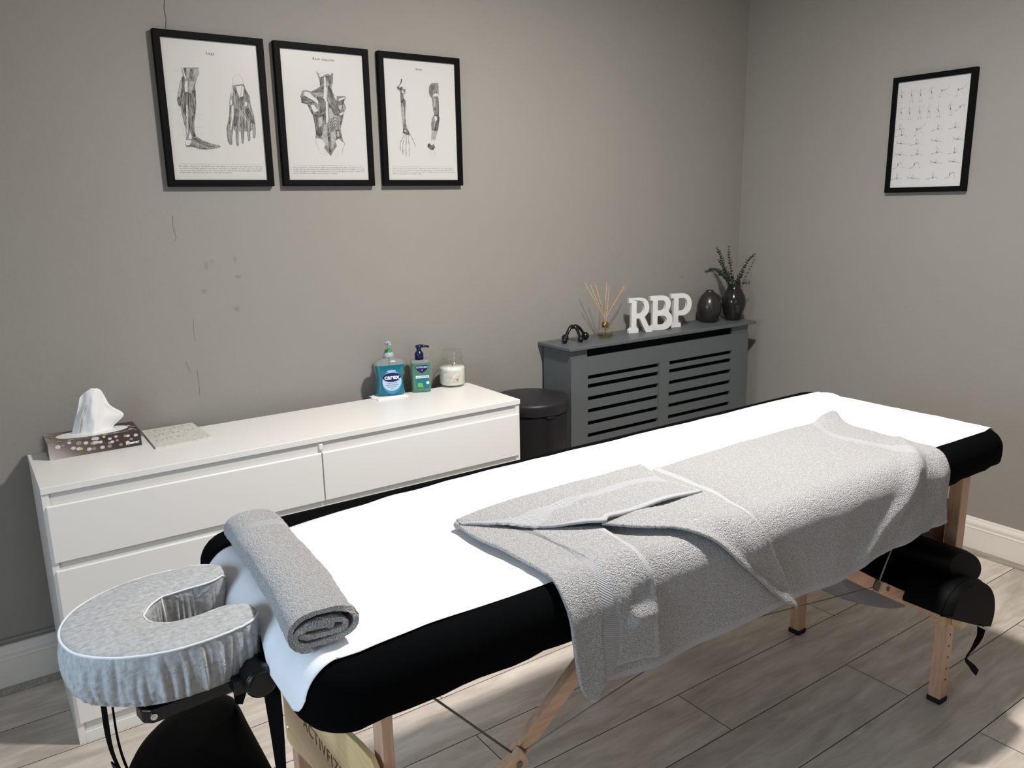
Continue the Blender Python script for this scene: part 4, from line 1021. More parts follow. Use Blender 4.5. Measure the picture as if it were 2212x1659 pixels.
# floor: staggered grey laminate planks with thin grooves
PW = 0.1932; y0 = -0.9949 + 5 * PW
fl = MB(); vals = []
starts = {0: .30, 1: -.2, 2: .60, 3: .87 - 1.3, 4: .35, 5: .864 - 1.303, 6: .118, 7: .634, 8: -.018, 9: .63}
rf = random.Random(11)
for k in range(-1, 18):
    yt = y0 - k * PW; yb = yt - PW
    if yt > 0.0: yt = 0.0
    yb = max(yb, YF)
    if yb >= yt: continue
    s0 = starts.get(k, rf.uniform(-.6, .6))
    x = s0
    while x > XL: x -= 1.303
    while x < XR:
        xa = max(x, XL); xb = min(x + 1.303, XR)
        if xb > xa + .002:
            q = .0012
            fl.add([(xa + q, yb + q, 0), (xb - q, yb + q, 0), (xb - q, yt - q, 0), (xa + q, yt - q, 0)], [(0, 1, 2, 3)], 0); vals.append(rf.random())
        x += 1.303
fl.add([(XL, YF, -.0025), (XR, YF, -.0025), (XR, 0, -.0025), (XL, 0, -.0025)], [(0, 1, 2, 3)], 1); vals.append(0)
fl.box((XL, YF, -.1), (XR, 0, -.003), 1); vals += [0] * 6
fo = fl.build('floor', [M_FLOOR, M_GROOVE], recalc=False)
at = fo.data.attributes.new('plank', 'FLOAT', 'FACE')
for i, p in enumerate(fo.data.polygons): at.data[i].value = vals[i] if i < len(vals) else 0
struct(fo)

# skirting boards with a moulded top, and an oak beading at their foot
SK = [(0, 0), (.017, 0), (.017, .098), (.0185, .102), (.015, .106), (.0155, .112), (.0165, .118), (.014, .125), (.009, .131), (.0075, .137), (.004, .1407), (0, .1407)]
def skirt(name, along):
    m = MB()
    if along == 'right': rows = [[(XR - d, yy, z) for d, z in SK] for yy in (-.0, YF)]
    else: rows = [[(xx, -d, z) for d, z in SK] for xx in (XL, XR)]
    m.grid(rows); return struct(m.build(name, M_SKIRT, smooth=False))
skirt('baseboard_right', 'right'); skirt('baseboard_back', 'back')
QB = [(.017, .0), (.034, 0), (.034, .004), (.031, .010), (.026, .0145), (.017, .017)]
m = MB(); m.grid([[(XR - d, yy, z) for d, z in QB] for yy in (-.03, YF)]); struct(m.build('trim_1', M_BEAD))
m = MB(); m.grid([[(xx, -d, z) for d, z in QB] for xx in (XL, XR - .03)]); struct(m.build('trim_2', M_BEAD))
m = MB(); m.tube([(XL, -.006, .155), (-1, -.006, .157), (-.2, -.006, .156), (.06, -.006, .154)], .005, 6); struct(m.build('trim_3', M_WALL))
# hairline cracks in the plaster
def ribbon(m, pts, w, plane='y', off=-.0006, mi=0):
    P = [Vector((p[0], p[1])) for p in pts]; n = len(P)
    L_, R_ = [], []
    for i, p in enumerate(P):
        d = (P[min(i + 1, n - 1)] - P[max(i - 1, 0)]); d = d.normalized() if d.length > 1e-9 else Vector((1, 0)); nn = Vector((-d.y, d.x)) * (w / 2)
        a, b_ = p + nn, p - nn
        if plane == 'y': L_.append((a.x, off, a.y)); R_.append((b_.x, off, b_.y))
        else: L_.append((off, a.x, a.y)); R_.append((off, b_.x, b_.y))
    m.grid([L_, R_], mi)
m = MB()
for pts, w in (([(.503, 2.05), (.508, 1.955), (.504, 1.93), (.507, 1.905), (.502, 1.875)], .0022), ([(.466, 1.354), (.463, 1.32), (.47, 1.29), (.465, 1.279)], .0007), ([(.494, 1.04), (.491, 1.0), (.492, .97)], .0005), ([(.488, .877), (.49, .84), (.489, .80)], .0006),
               ([(.458, .91), (.463, .89), (.468, .87)], .0006)): ribbon(m, pts, w)
cr = m.build('crack', M_CRACK, wb)

# ------------------------------------------------------------------ ceiling light
cx = thing('ceiling_light', 'round white ceiling light above the massage table', 'ceiling light', (LX, LY, CEIL))
m = MB(); m.lathe([(.001, 0), (.13, 0), (.13, -.03), (.115, -.045), (.105, -.045), (.105, -.035), (.001, -.035)], (LX, LY, CEIL), 40, cap=False); m.build('housing', M_PVC, cx, smooth=True)
m = MB(); m.lathe([(.001, -.037), (.104, -.037), (.104, -.044), (.001, -.046)], (LX, LY, CEIL), 40, cap=False); m.build('diffuser', M_LAMP, cx, smooth=True)

# ------------------------------------------------------------------ white chest of drawers
DX0, DX1, DYF, DYB, DH = 0.0, 1.4377, -.4132, -.0735, .7143
dr = thing('chest_of_drawers', 'long low white chest of six drawers against the back wall', 'chest of drawers', (DX0, DYB, 0))
m = MB(); m.box((DX0, DYF, DH - .0175), (DX1, DYB, DH)); m.build('top_panel', M_WHITE, dr, bevel=.0015)
for xa, xb in ((DX0 + .001, DX0 + .017), (DX1 - .017, DX1 - .001)):
    m = MB(); m.box((xa, DYF + .004, 0), (xb, DYB, DH - .018)); m.build('side_panel', M_WHITE, dr, bevel=.0008)
m = MB()
m.box((.017, DYB - .004, .02), (DX1 - .017, DYB, DH - .018))
for za, zb in ((.664, .6963), (.493, .516), (.268, .293), (.03, .062)): m.box((.017, DYF + .0085, za - .006), (DX1 - .017, DYF + .020, zb + .006 if zb < .69 else .6963))
m.box((.7103, DYF + .012, .02), (.7263, DYB - .004, .6963))
m.build('carcass', M_WHITE_EDGE, dr, bevel=.0006)
m = MB(); m.box((.017, DYF + .004, 0), (DX1 - .017, DYF + .008, .030)); m.build('plinth', M_WHITE, dr, bevel=.0008)
for (za, zb) in ((.516, .664), (.293, .493), (.062, .268)):
    for (xa, xb) in ((.0085, .7165), (.7205, DX1 - .0085)):
        m = MB(); m.box((xa, DYF - .002, za), (xb, DYF + .0075, zb - .0025))
        # finger grip: the upper edge slopes back
        rows = [[(xa, y_, z_), (xb, y_, z_)] for y_, z_ in ((DYF - .002, zb - .0025), (DYF - .0012, zb - .0008), (DYF, zb), (DYF + .006, zb), (DYF + .0075, zb - .0025))]
        m.grid(rows)
        m.build('drawer_front', M_WHITE, dr, bevel=.0007)
m = MB()
m.box((.7125, DYF + .002, .672), (.7245, DYF + .012, .690)); m.build('centre_clip', M_WHITE, dr, bevel=.002)

# ------------------------------------------------------------------ radiator cover
RX0, RX1, RYF, RZ = 1.838, 2.900, -.198, .8165
rc = thing('radiator_cover', 'dark grey slatted radiator cover in the room corner', 'radiator cover', (RX0, 0, 0))
m = MB(); m.box((1.822, RYF - .014, RZ - .014), (2.936, -.001, RZ)); m.build('shelf', M_RAD, rc, bevel=.003)
for xa in (RX0, RX1 - .018):
    m = MB(); m.box((xa, RYF + .018, 0), (xa + .018, -.020, RZ - .0145)); m.build('side_panel', M_RAD, rc, bevel=.001)
m = MB()
fy0, fy1 = RYF, RYF + .018
m.box((RX0, fy0, 0), (1.925, fy1, .768)); m.box((2.792, fy0, 0), (RX1, fy1, .768)); m.box((1.925, fy0, .693), (2.792, fy1, .768))
m.box((1.925, fy0, 0), (2.792, fy1, .125)); m.box((2.325, fy0, .125), (2.384, fy1, .693))
z = .676
while z > .16:
    top = z; bot = max(z - (.034 if z < .67 else .020), .126)
    for xa, xb in ((1.925, 2.325), (2.384, 2.792)): m.box((xa, fy0 + .004, bot), (xb, fy1 - .002, top))
    z = bot - .0175
m.build('front_panel', M_RAD, rc, bevel=.0012)
for xa, xb in ((RX0, 1.925), (2.792, RX1)):
    m = MB(); m.box((xa, fy0 + .006, .768), (xb, fy1, RZ - .0142)); m.build('rail_block', M_RAD, rc, bevel=.001)
m = MB(); m.box((RX0 + .02, -.125, .03), (RX1 - .02, -.115, .79)); m.build('shade_backing', M_RADIN, rc)  # near-black sheet standing in for the shade inside the cover
# radiator fins behind the slats, in the same near-black shade colour
m = MB()
for i in range(60): m.box((1.93 + i * .0143, -.140, .10), (1.934 + i * .0143, -.128, .68))
m.build('radiator_fins', M_RADIN, rc)

# ------------------------------------------------------------------ bin
BX, BY, BR = 1.643, -.190, 1.06
bn = thing('waste_bin', 'round black lidded bin between the drawers and radiator cover', 'bin', (BX, BY, 0))
m = MB(); m.lathe([(.001, .0), (.136, .0), (.139, .01), (.141, .30), (.143, .593), (.141, .600)], (BX, BY, 0), 64, cap=False); m.build('body', M_BIN, bn, smooth=True, angle=30)
m = MB(); m.lathe([(.145, .604), (.150, .608), (.150, .640), (.1465, .648), (.128, .653), (.08, .658), (.03, .660), (.0005, .6605)], (BX, BY, 0), 64, cap=False)
m.lathe([(.145, .604), (.001, .604)], (BX, BY, 0), 64, cap=False)
m.build('lid', M_BINLID, bn, smooth=True)
m = MB(); m.box((BX - .03, BY - .147, .596), (BX + .005, BY - .139, .6035)); m.build('latch', M_BINLID, bn, bevel=.002)
m = MB(); m.box((BX - .03, BY - .165, .012), (BX + .03, BY - .125, .022)); m.build('pedal', M_BIN, bn, bevel=.003)

# ------------------------------------------------------------------ massage table
TX0, TX1, TYN, TYF, TZ, TR = .205, 2.152, -1.675, -1.035, .765, .05
tb = thing('massage_table', 'portable wooden-legged massage table with a fitted black cover', 'massage table', (1.15, -1.38, 0))
def outline(ins, n=10, R=.075):
    x0, x1, y0_, y1 = TX0 + ins, TX1 - ins, TYN + ins, TYF - ins; r = max(R - ins, .004); P = []
    for cx_, cy_, a0 in ((x1 - r, y1 - r, 0), (x0 + r, y1 - r, 90), (x0 + r, y0_ + r, 180), (x1 - r, y0_ + r, 270)):
        for k in range(n + 1):
            a = math.radians(a0 + 90 * k / n); P.append((cx_ + r * math.cos(a), cy_ + r * math.sin(a)))
    # subdivide the long sides so that the hem can ripple
    Q = []
    for i, p in enumerate(P):
        q = P[(i + 1) % len(P)]; d = math.dist(p, q); k = max(1, int(d / .03))
        for j in range(k): Q.append((p[0] + (q[0] - p[0]) * j / k, p[1] + (q[1] - p[1]) * j / k))
    return Q
base = outline(0); N0 = len(base)
def ring(ins, z, rip=0.0):
    # same vertex count on each ring: shrink the base outline towards the inner rectangle
    out = []
    for i, (x, y) in enumerate(base):
        cx_ = min(max(x, TX0 + .075), TX1 - .075); cy_ = min(max(y, TYN + .075), TYF - .075)
        d = Vector((x - cx_, y - cy_)); L_ = d.length; d = d / L_ if L_ > 1e-6 else Vector((0, 0))
        k = rip * (noise.noise(Vector((x * 9, y * 9, 3.1))) + .5 * noise.noise(Vector((x * 25, y * 25, 7))))
        out.append((x - d.x * (ins + k * .3), y - d.y * (ins + k * .3), z + k))
    return out
rows = [ring(.052, .7655)]
for k in range(9):
    a = math.radians(90 * k / 8); rows.append(ring(TR - TR * math.sin(a), TZ - TR + TR * math.cos(a)))
rows += [ring(.0, .700, .001), ring(.001, .685, .004), ring(.004, .676, .007), ring(.014, .671, .009), ring(.04, .672, .006)]
m = MB(); m.grid(rows, wrap=True)
o = m.add(rows[0], [tuple(range(N0))]); m.add(rows[-1], [tuple(range(N0 - 1, -1, -1))])
m.build('upholstered_top', M_BLACKFAB, tb, smooth=True, recalc=True)
m = MB(); m.box((TX0 + .12, -1.59, .655), (TX1 - .14, -1.565, .672)); m.box((TX0 + .12, -1.15, .655), (TX1 - .14, -1.125, .672)); m.box((1.165, -1.565, .655), (1.205, -1.15, .672))
m.build('frame', M_BEECHX, tb, bevel=.002)
yN, yF = -1.630, -1.178
for lx, side in ((.345, -1), (1.980, 1)):
    for ly, s in ((yN if side > 0 else -1.583, -1), (yF, 1)):
        m = MB()
        if side > 0: m.box((lx - .022, ly - .016, .40), (lx + .018, ly + .016, .671))
        else: m.box((lx - .014, ly - .016, .36), (lx + .006, ly + .016, .671))
        if side > 0: m.box((lx + .019, ly - .016, .25), (lx + .045, ly + .016, .430))
        leg = m.build('leg', M_BEECH, tb, bevel=.002)
        yo = ly + s * -.0  # the sliding foot post
        m = MB(); m.box((lx - .017, ly - .017, .0125), (lx + .0185, ly + .017, .395 if side > 0 else .355))
        ext = m.build('foot_post', M_BEECH, leg, bevel=.002)
        m = MB(); m.box((lx - .0195, ly - .0195, 0), (lx + .021, ly + .0195, .016)); m.build('rubber_foot', M_RUB, leg, bevel=.003)
        for i in range(5 if s < 0 else 2):
            m = MB(); c = (lx + .0008, ly - .0176, .072 + i * .034 + (.1 if s > 0 else 0))
            m.tube([(c[0], c[1], c[2]), (c[0], c[1] + .001, c[2])], .0036, 10)
            m.build('pin_hole', M_INKBROWN, leg)
        m = MB(); kx = lx + .012 if side > 0 else lx - .012
        m.tube([(kx + .004, ly - .0175, .252), (kx + .004, ly - .040, .252)], [.021, .021], 20)
        m.tube([(kx + .004, ly - .040, .252), (kx + .004, ly - .044, .252)], [.021, .016], 20)
        if s < 0: m.build('adjusting_knob', M_KNOB, leg, smooth=False, bevel=.002)
        m = MB(); m.box((lx - .050, ly - .017, .245), (lx - .020, ly + .017, .30)) if side > 0 else None
        if side > 0: m.build('guide_block', M_BEECHX, leg, bevel=.002)
# end boards
def yz_plate(name, x, pts, t, mats, label=None):
    m = MB(); m.poly([(x, y, z) for y, z in pts], (t, 0, 0)); o = m.build(name, mats, tb, bevel=.0015)
    if label: o['label'] = label
    return o
ep = yz_plate('end_board', .3135, [(-1.178, .345), (-1.205, .342), (-1.310, .364), (-1.50, .364), (-1.612, .345), (-1.614, .520), (-1.606, .545), (-1.590, .556), (-1.54, .552), (-1.50, .545), (-1.45, .528), (-1.40, .522), (-1.25, .522), (-1.19, .53), (-1.176, .50)], .010, M_PLY, 'pale plywood end board with printed lettering')
text_obj('board_lettering', 'ACTIVFIZZ', .036, basis((.3131, -1.385, .447), (0, -1, 0), (0, 0, 1)), M_INKBROWN, ep, (.3131, -1.385, .447), ext=.0002, bold=-.0003, space=1.12)
for (y, z) in ((-1.190, .485), (-1.190, .375), (-1.600, .540), (-1.600, .42)):
    m = MB(); m.tube([(.3125, y, z), (.3136, y, z)], [.0045, .0055], 12); m.build('screw', M_CHROME, ep)
yz_plate('end_board', 1.985, [(-1.60, .40), (-1.20, .40), (-1.20, .582), (-1.60, .582)], .010, M_BEECH)
m = MB(); m.box((1.972, -1.65, .412), (2.0, -1.16, .440)); m.build('cross_rail', M_BEECHX, tb, bevel=.002)
# folding braces, steel joints and cables
for y_, s in ((-1.640, -1), (-1.168, 1)):
    yb_ = y_ + (-.0 if s < 0 else 0)
    yu_ = -1.607 if s < 0 else yb_ + .012
    for nm, p, q in (('brace', (.362, yb_ + .0 , .388), (.562, yb_, .483)), ('brace', (.570, yu_, .457), (.820, yu_, .660)), ('brace', (1.955, yb_ + .0, .272), (1.612, yb_, .460)), ('brace', (1.590, yb_ + .010, .472), (1.270, yb_ + .010, .660))):
        m = MB(); m.beam(p, q, .018, .030, up=(0, 0, 1)); b_ = m.build(nm, M_BEECHX, tb, bevel=.0015)
    for jx, jz in ((.562, .466), (1.605, .466)):
        if jx < 1: y_j = yb_ + .017
        else: y_j = yb_ + .004
        m = MB(); m.beam((jx - .010, y_j, jz - .012 * (1 if jx < 1 else -1)), (jx + .010, y_j, jz + .012 * (1 if jx < 1 else -1)), .012, .018)
        m.tube([(jx - (.014 if jx < 1 else -.030), yb_ - .012, jz - (-.008 if jx < 1 else .014)), (jx - (.014 if jx < 1 else -.030), yb_ - .008, jz - (-.008 if jx < 1 else .014))], .006, 14)
        m.build('steel_joint', M_STEELD, tb, bevel=.0008)
    for c, r_ in (([(.548, yb_ + .005, .484), (.415, yb_ + .03, .630), (.38, yb_ + .035, .665)], .0020), ([(1.605, yb_ + .0, .466), (1.664, yb_ + .005, .544), (1.76, yb_ + .01, .662)], .0019)):
        m = MB(); m.tube(c, r_, 6); m.build('cable', M_STEELCABLE if c[0][0] > 1 else M_DARKCABLE, tb, smooth=True)
m = MB(); m.tube([(.560, -1.640, .486), (1.047, -1.60, .520)], .0013, 6); m.tube([(1.595, -1.640, .466), (1.047, -1.60, .520)], .0013, 6); m.build('cable', M_STEELCABLE, tb, smooth=True)
m = MB(); m.tube([(.560, -1.165, .486), (1.047, -1.20, .520)], .0013, 6); m.tube([(1.595, -1.165, .466), (1.047, -1.20, .520)], .0013, 6); m.build('cable', M_STEELCABLE, tb, smooth=True)
# steel tubes the cradle rests in
# ------------------------------------------------------------------ disposable sheet over the table
def xo(y):   # left end of the table in plan
    for yc_, s in ((TYN + .075, -1), (TYF - .075, 1)):
        if (y - yc_) * s > 0: return TX0 + .075 - math.sqrt(max(0, .075 ** 2 - (y - yc_) ** 2))
    return TX0
def interp(x, T):
    if x <= T[0][0]: return T[0][1]
    for a, b_ in zip(T, T[1:]):
        if x <= b_[0]: return a[1] + (b_[1] - a[1]) * (x - a[0]) / (b_[0] - a[0])
    return T[-1][1]
farY = lambda x: interp(x, [(.205, -1.165), (.30, -1.155), (.37, -1.142), (.6, -1.112), (.82, -1.098), (1.13, -1.100), (1.6, -1.100), (2.0, -1.103), (2.16, -1.11)])
nearY = lambda x: interp(x, [(.205, -1.632), (.29, -1.637), (.40, -1.628), (.8, -1.632), (1.9, -1.634), (2.06, -1.640), (2.16, -1.622)])
zlow = lambda y: interp(-y, [(1.10, .705), (1.30, .715), (1.42, .728), (1.46, .737), (1.51, .706), (1.56, .698), (1.605, .690), (1.625, .700), (1.64, .73)])
NX, NY = 200, 72
rows = []
for j in range(NY + 1):
    v = j / NY; row = []
    for i in range(NX + 1):
        u = i / NX
        # u<.12 hangs over the left end, u>.97 rolls over the right end
        if u < .13:
            w = 1 - u / .13; xx = TX0 + .05; y = farY(.25) + (nearY(.25) - farY(.25)) * v
            L_ = TR * math.pi / 2 + (TZ - TR - zlow(y)); s_ = w * L_; X0 = xo(y)
            if s_ < TR * math.pi / 2: a = s_ / TR; x = X0 + TR - TR * math.sin(a); z = TZ - TR + TR * math.cos(a)
            else: x = X0; z = TZ - TR - (s_ - TR * math.pi / 2)
            k = max(0, w - .45) ** 1.2
            x -= .002 + k * (.006 + .010 * (noise.noise(Vector((y * 22, 1.3, z * 6))) + .4))
            if v > .93: y -= 0.0; 
            y += .006 * k * noise.noise(Vector((y * 30, 8.1, 2)))
        else:
            t = (u - .13) / .87; x = TX0 + .05 + t * (TX1 - TX0 - .05 + .012); y = farY(x) + (nearY(x) - farY(x)) * v; z = TZ
            d = TX1 - x
            if d < TR:
                a = min(1.25, (TR - d) / TR * 1.25); x = TX1 - TR + TR * math.sin(a); z = TZ - TR + TR * math.cos(a)
        # follow the rounded long edges
        for ye, s in ((TYN, -1), (TYF, 1)):
            d = (ye - y) * s
            if d < TR and u >= .13: z -= TR - math.sqrt(max(0, TR * TR - (TR - d) ** 2))
        amp = .0020 * (1 if x > .9 else 2.2)
        wr = amp * (noise.noise(Vector((x * 3, y * 14, .3))) + .6 * noise.noise(Vector((x * 9 + y * 6, y * 30, 4)))) + .0012 * noise.noise(Vector((x * 14, y * 16, 9)))
        z += .0022 + max(-.0012, wr)
        if u > .95 and .02 < v < .14: z += .012 * math.sin((v - .02) / .12 * math.pi) * (u - .95) / .05
        row.append((x, y, z))
    rows.append(row)
m = MB(); m.grid(rows)
sh = m.build('disposable_sheet', M_SHEET, smooth=True, loc=(1.2, -1.36, .767), solid=.0006)
tag(sh, 'thin white disposable sheet spread over the black massage table', 'sheet')

# ------------------------------------------------------------------ grey towel draped over the near side
def profP(x, t, h):
    yc_ = -1.625; r = TR; a0 = -1.09 - yc_
    if t <= a0: return Vector((x, -1.09 - t, TZ + .002 + h))
    if t <= a0 + r * math.pi / 2:
        a = (t - a0) / r; return Vector((x, yc_ - (r + .002 + h) * math.sin(a), TZ - r + (r + .002 + h) * math.cos(a)))
    return Vector((x, yc_ - r - .002 - h, TZ - r - (t - a0 - r * math.pi / 2)))
def seg_d(p, a, b_):
    p, a, b_ = Vector(p), Vector(a), Vector(b_); ab = b_ - a; k = max(0, min(1, (p - a).dot(ab) / ab.length_squared)); return (p - a - ab * k).length, k
def lift(x, t, L_):
    h = 0
    for pts, amp, rad in L_:
        best = 9
        for a, b_ in zip(pts, pts[1:]): best = min(best, seg_d((x, t), a, b_)[0])
        h += amp * math.exp(-(best / rad) ** 2)
    return h
def loft(m, curves, NR, per, hbase, lifts=(), bands=(), hem=None, hfun=None, edge_r=0, sd=0):
    """curves: column polylines of (x,t); bands: column intervals rendered in the border weave"""
    C_ = [catmull(c, NR) for c in curves]; K = len(C_)
    rows = []; uvs = []; colm = []
    for k in range(K - 1): colm += [k] * per[k]
    for i in range(NR):
        pr = [C_[k][i] for k in range(K)]; row = []; uvr = []; acc = 0
        for k in range(K - 1):
            p0 = pr[k - 1] if k > 0 else pr[k]; p1, p2 = pr[k], pr[k + 1]; p3 = pr[k + 2] if k + 2 < K else pr[k + 1]
            for j in range(per[k] + (1 if k == K - 2 else 0)):
                s_ = j / per[k]
                q = p1.lerp(p2, s_)
                fu = (k + s_) / (K - 1)
                h = hbase if hfun is None else hfun(i / (NR - 1), fu)
                h += lift(q.x, q.y, lifts)
                hang = max(0, q.y - .60)
                h += hang * .10 * (noise.noise(Vector((q.x * 7 + sd, q.y * 1.5, sd))) + .25)
                isb = any(a <= k < b_ for a, b_ in bands)
                fuzz = 0 if isb else .0009 * noise.noise(Vector((q.x * 260, q.y * 260, sd)))
                h += .0022 * noise.noise(Vector((q.x * 12, q.y * 14, sd + 5))) + fuzz - (.0012 if isb else 0)
                row.append(profP(q.x, q.y, max(.001, h))); uvr.append((i * .004, acc + (p2 - p1).length * s_))
            acc += (p2 - p1).length
        rows.append(row); uvs.append(uvr)
    def mf(i, j):
        k = colm[min(j, len(colm) - 1)]
        if any(a <= k < b_ for a, b_ in bands): return 1
        if hem and hem(i / (NR - 1), j, len(row)): return 2
        return 0
    m.grid(rows, uv=uvs, mfun=mf)
m = MB()
ridge = [((1.775, .476), (1.709, .55), (1.653, .592), (1.60, .632), (1.515, .677), (1.457, .717))]
loft(m, TA, 150, [30, 34, 40, 36, 16, 26, 8, 16], .0065,
     lifts=[([(1.86, .235), (1.80, .25)], .016, .035), (ridge[0], .014, .022), ([(1.67, .60), (1.62, .66), (1.58, .73)], -.006, .02), ([(1.76, .62), (1.73, .68)], .010, .03), ([(1.74, .64), (1.75, .76)], -.006, .02)],
     bands=[(6, 7)], hem=lambda v, j, n: v > .978, sd=1)
loft(m, TB, 150, [8, 22, 12, 20, 16], .011,
     lifts=[([(.795, .645), (.765, .642)], .010, .014), ([(.80, .605), (.765, .61)], -.005, .014), ([(.618, .62), (.628, .70)], .004, .03)],
     bands=[(2, 3)], hem=lambda v, j, n: v > .982 or j > n - 6, sd=11)
loft(m, TC, 110, [40, 40], .012, lifts=[(TC[0], .007, .012), ([(.87, .40), (1.0, .50), (1.06, .60)], .006, .03), ([(1.15, .45), (1.16, .6)], .004, .03)], hem=lambda v, j, n: j > n - 7, sd=21)
def dh(v, u):
    return .0235 - .004 * (1 - v) ** 4 + (.003 * math.sin(v * 17) + .006 * math.sin(v * math.pi)) * u
loft(m, TD, 130, [24, 8, 12, 16], .019, hfun=dh, lifts=[([(.80, .335), (.84, .36)], -.006, .02), ([(.86, .33), (.90, .36)], .005, .015), ([(1.0, .34), (1.04, .36)], .004, .02), ([(.74, .34), (.70, .33)], .006, .03)],
     bands=[(2, 3)], hem=lambda v, j, n: j > n - 4 or v > .985, sd=31)
# the folded end at the left: one roll of cloth that joins the two layers
pts = catmull([(.617, .272), (.622, .258), (.640, .252)], 6)
m2 = [profP(.619, .262, .012), profP(.617, .268, .011), profP(.618, .276, .010), profP(.630, .290, .009)]
m.tube([tuple(p) for p in m2], [.006, .0075, .007, .004], 8)
tw = m.build('draped_towel', [M_TERRY, M_BAND, M_HEM], smooth=True, loc=(1.2, -1.6, .77), solid=.005)
tag(tw, 'large grey bath towel draped over the near side of the table', 'towel')
# ------------------------------------------------------------------ rolled towel
A_ = Vector((.292, -1.150, 0)); B_ = Vector((.262, -1.605, 0)); ax = (B_ - A_).normalized(); sx_ = Vector((-ax.y, ax.x, 0)) * -1
if sx_.x < 0: sx_ = -sx_
ZB = TZ + .0035
spiral = []
TH = .0075
turns = 2.6
for i in range(150):
    q = i / 149; th = -math.pi * .62 - q * turns * 2 * math.pi
    W = .0515 - .0105 * q * turns; H = .0275 - .0098 * q * turns
    W = max(W, .010); H = max(H, .0028)
    c_, s_ = math.cos(th), math.sin(th)
    e = .78
    spiral.append((W * math.copysign(abs(c_) ** e, c_) - .004 * q * 3, H * math.copysign(abs(s_) ** .9, s_) + .0275 + .003 * math.sin(q * 9)))
def off(sp, d):
    out = []
    for i in range(len(sp)):
        a = Vector(sp[max(i - 1, 0)]); b_ = Vector(sp[min(i + 1, len(sp) - 1)]); t = (b_ - a).normalized(); n = Vector((-t.y, t.x)); out.append((sp[i][0] + n.x * d, sp[i][1] + n.y * d))
    return out
NL = 110; rows = []; uvs = []
inner = off(spiral, -TH / 2); outer = off(spiral, TH / 2)
loop = outer + inner[::-1]
for k in range(NL + 1):
    w = k / NL; c = A_.lerp(B_, w); row = []
    wob = .0035 * noise.noise(Vector((w * 5, 0, 0))); sc = 1 + .05 * noise.noise(Vector((w * 4, 3, 1))) + (.04 if w > .97 else 0)
    if w < .04: sc *= .80 + .2 * math.sqrt(w / .04)
    bend = sx_ * (.006 * math.sin(w * math.pi) - .004 * w)
    for i, (a, z) in enumerate(loop):
        f = .0012 * noise.noise(Vector((a * 250, z * 250, w * 130)))
        tele = (i % len(spiral)) / len(spiral); endoff = ax * ((.006 * noise.noise(Vector((i * .07, 5, 0)))) * (max(0, w - .9) * 10))
        p = c + sx_ * (a * sc + wob) + bend + endoff; row.append((p.x + f, p.y, ZB + .002 + max(0, z * sc + f)))
    rows.append(row); uvs.append([(i * .003, w * .45) for i in range(len(loop))])
m = MB(); m.grid(rows, wrap=True, uv=uvs, mfun=lambda i, j: 1 if .17 < i / NL < .225 else 0)
n = len(spiral); L2 = len(loop)
for rr, fl_ in ((0, 1), (NL, 0)):
    vs = rows[rr]; fs = []
    for i in range(n - 1):
        q = (i, i + 1, L2 - 2 - i, L2 - 1 - i); fs.append(q if fl_ else q[::-1])
    m.add(vs, fs, 0)
rt = m.build('rolled_towel', [M_TERRY, M_BAND], smooth=True, loc=(.277, -1.38, .77))
tag(rt, 'small grey hand towel rolled up by the face cradle', 'towel')

# ------------------------------------------------------------------ face cradle
fc = thing('face_cradle', 'horseshoe face cradle in a translucent grey disposable cover', 'face cradle', (.08, -1.36, .68))
CZ = .693; CT = .082
# centre line of the horseshoe and its half width
CL = [(.150, -1.262, .043), (.115, -1.262, .046), (.085, -1.265, .048), (.050, -1.283, .054), (.022, -1.312, .059), (.008, -1.350, .058), (.016, -1.392, .056), (.045, -1.426, .048), (.085, -1.444, .043), (.130, -1.446, .041), (.165, -1.440, .040)]
path = catmull([(a, b_, c_) for a, b_, c_ in CL], 70)
tipF = (.207, -1.272); tipN = (.207, -1.428)
def sec(u):   # lateral, height of the cushion section
    return u
S = [(-.90, 0), (-.98, .10), (-1.0, .35), (-.99, .65), (-.985, .88), (-.96, .965), (-.90, 1.0), (-.5, 1.03), (0, 1.045), (.5, 1.03), (.90, 1.0), (.97, .965), (1.0, .88), (1.05, .62), (1.06, .35), (1.0, .12), (.88, 0)]
dense = []
for (a, b_), (c_, d_) in zip(S, S[1:]):
    for k in range(4): dense.append((a + (c_ - a) * k / 4, b_ + (d_ - b_) * k / 4))
dense.append(S[-1])
rows = []; P3 = []
# extend tips with rounded ends
full = []
n_t = 9
p0, p1 = path[0], path[1]
for k in range(n_t):
    a = math.pi / 2 * k / n_t; full.append((p0 + (Vector((tipF[0], tipF[1], 0)) - Vector((p0.x, p0.y, 0))) * math.cos(a), p0.z * max(.05, math.sin(a)) if k else p0.z * .05))
full = [(Vector((q.x, q.y, 0)), w) for q, w in full]
full += [(Vector((p.x, p.y, 0)), p.z) for p in path]
pe = path[-1]
for k in range(1, n_t + 1):
    a = math.pi / 2 * k / n_t; full.append((Vector((pe.x, pe.y, 0)) + (Vector((tipN[0], tipN[1], 0)) - Vector((pe.x, pe.y, 0))) * math.sin(a), pe.z * max(.05, math.cos(a))))
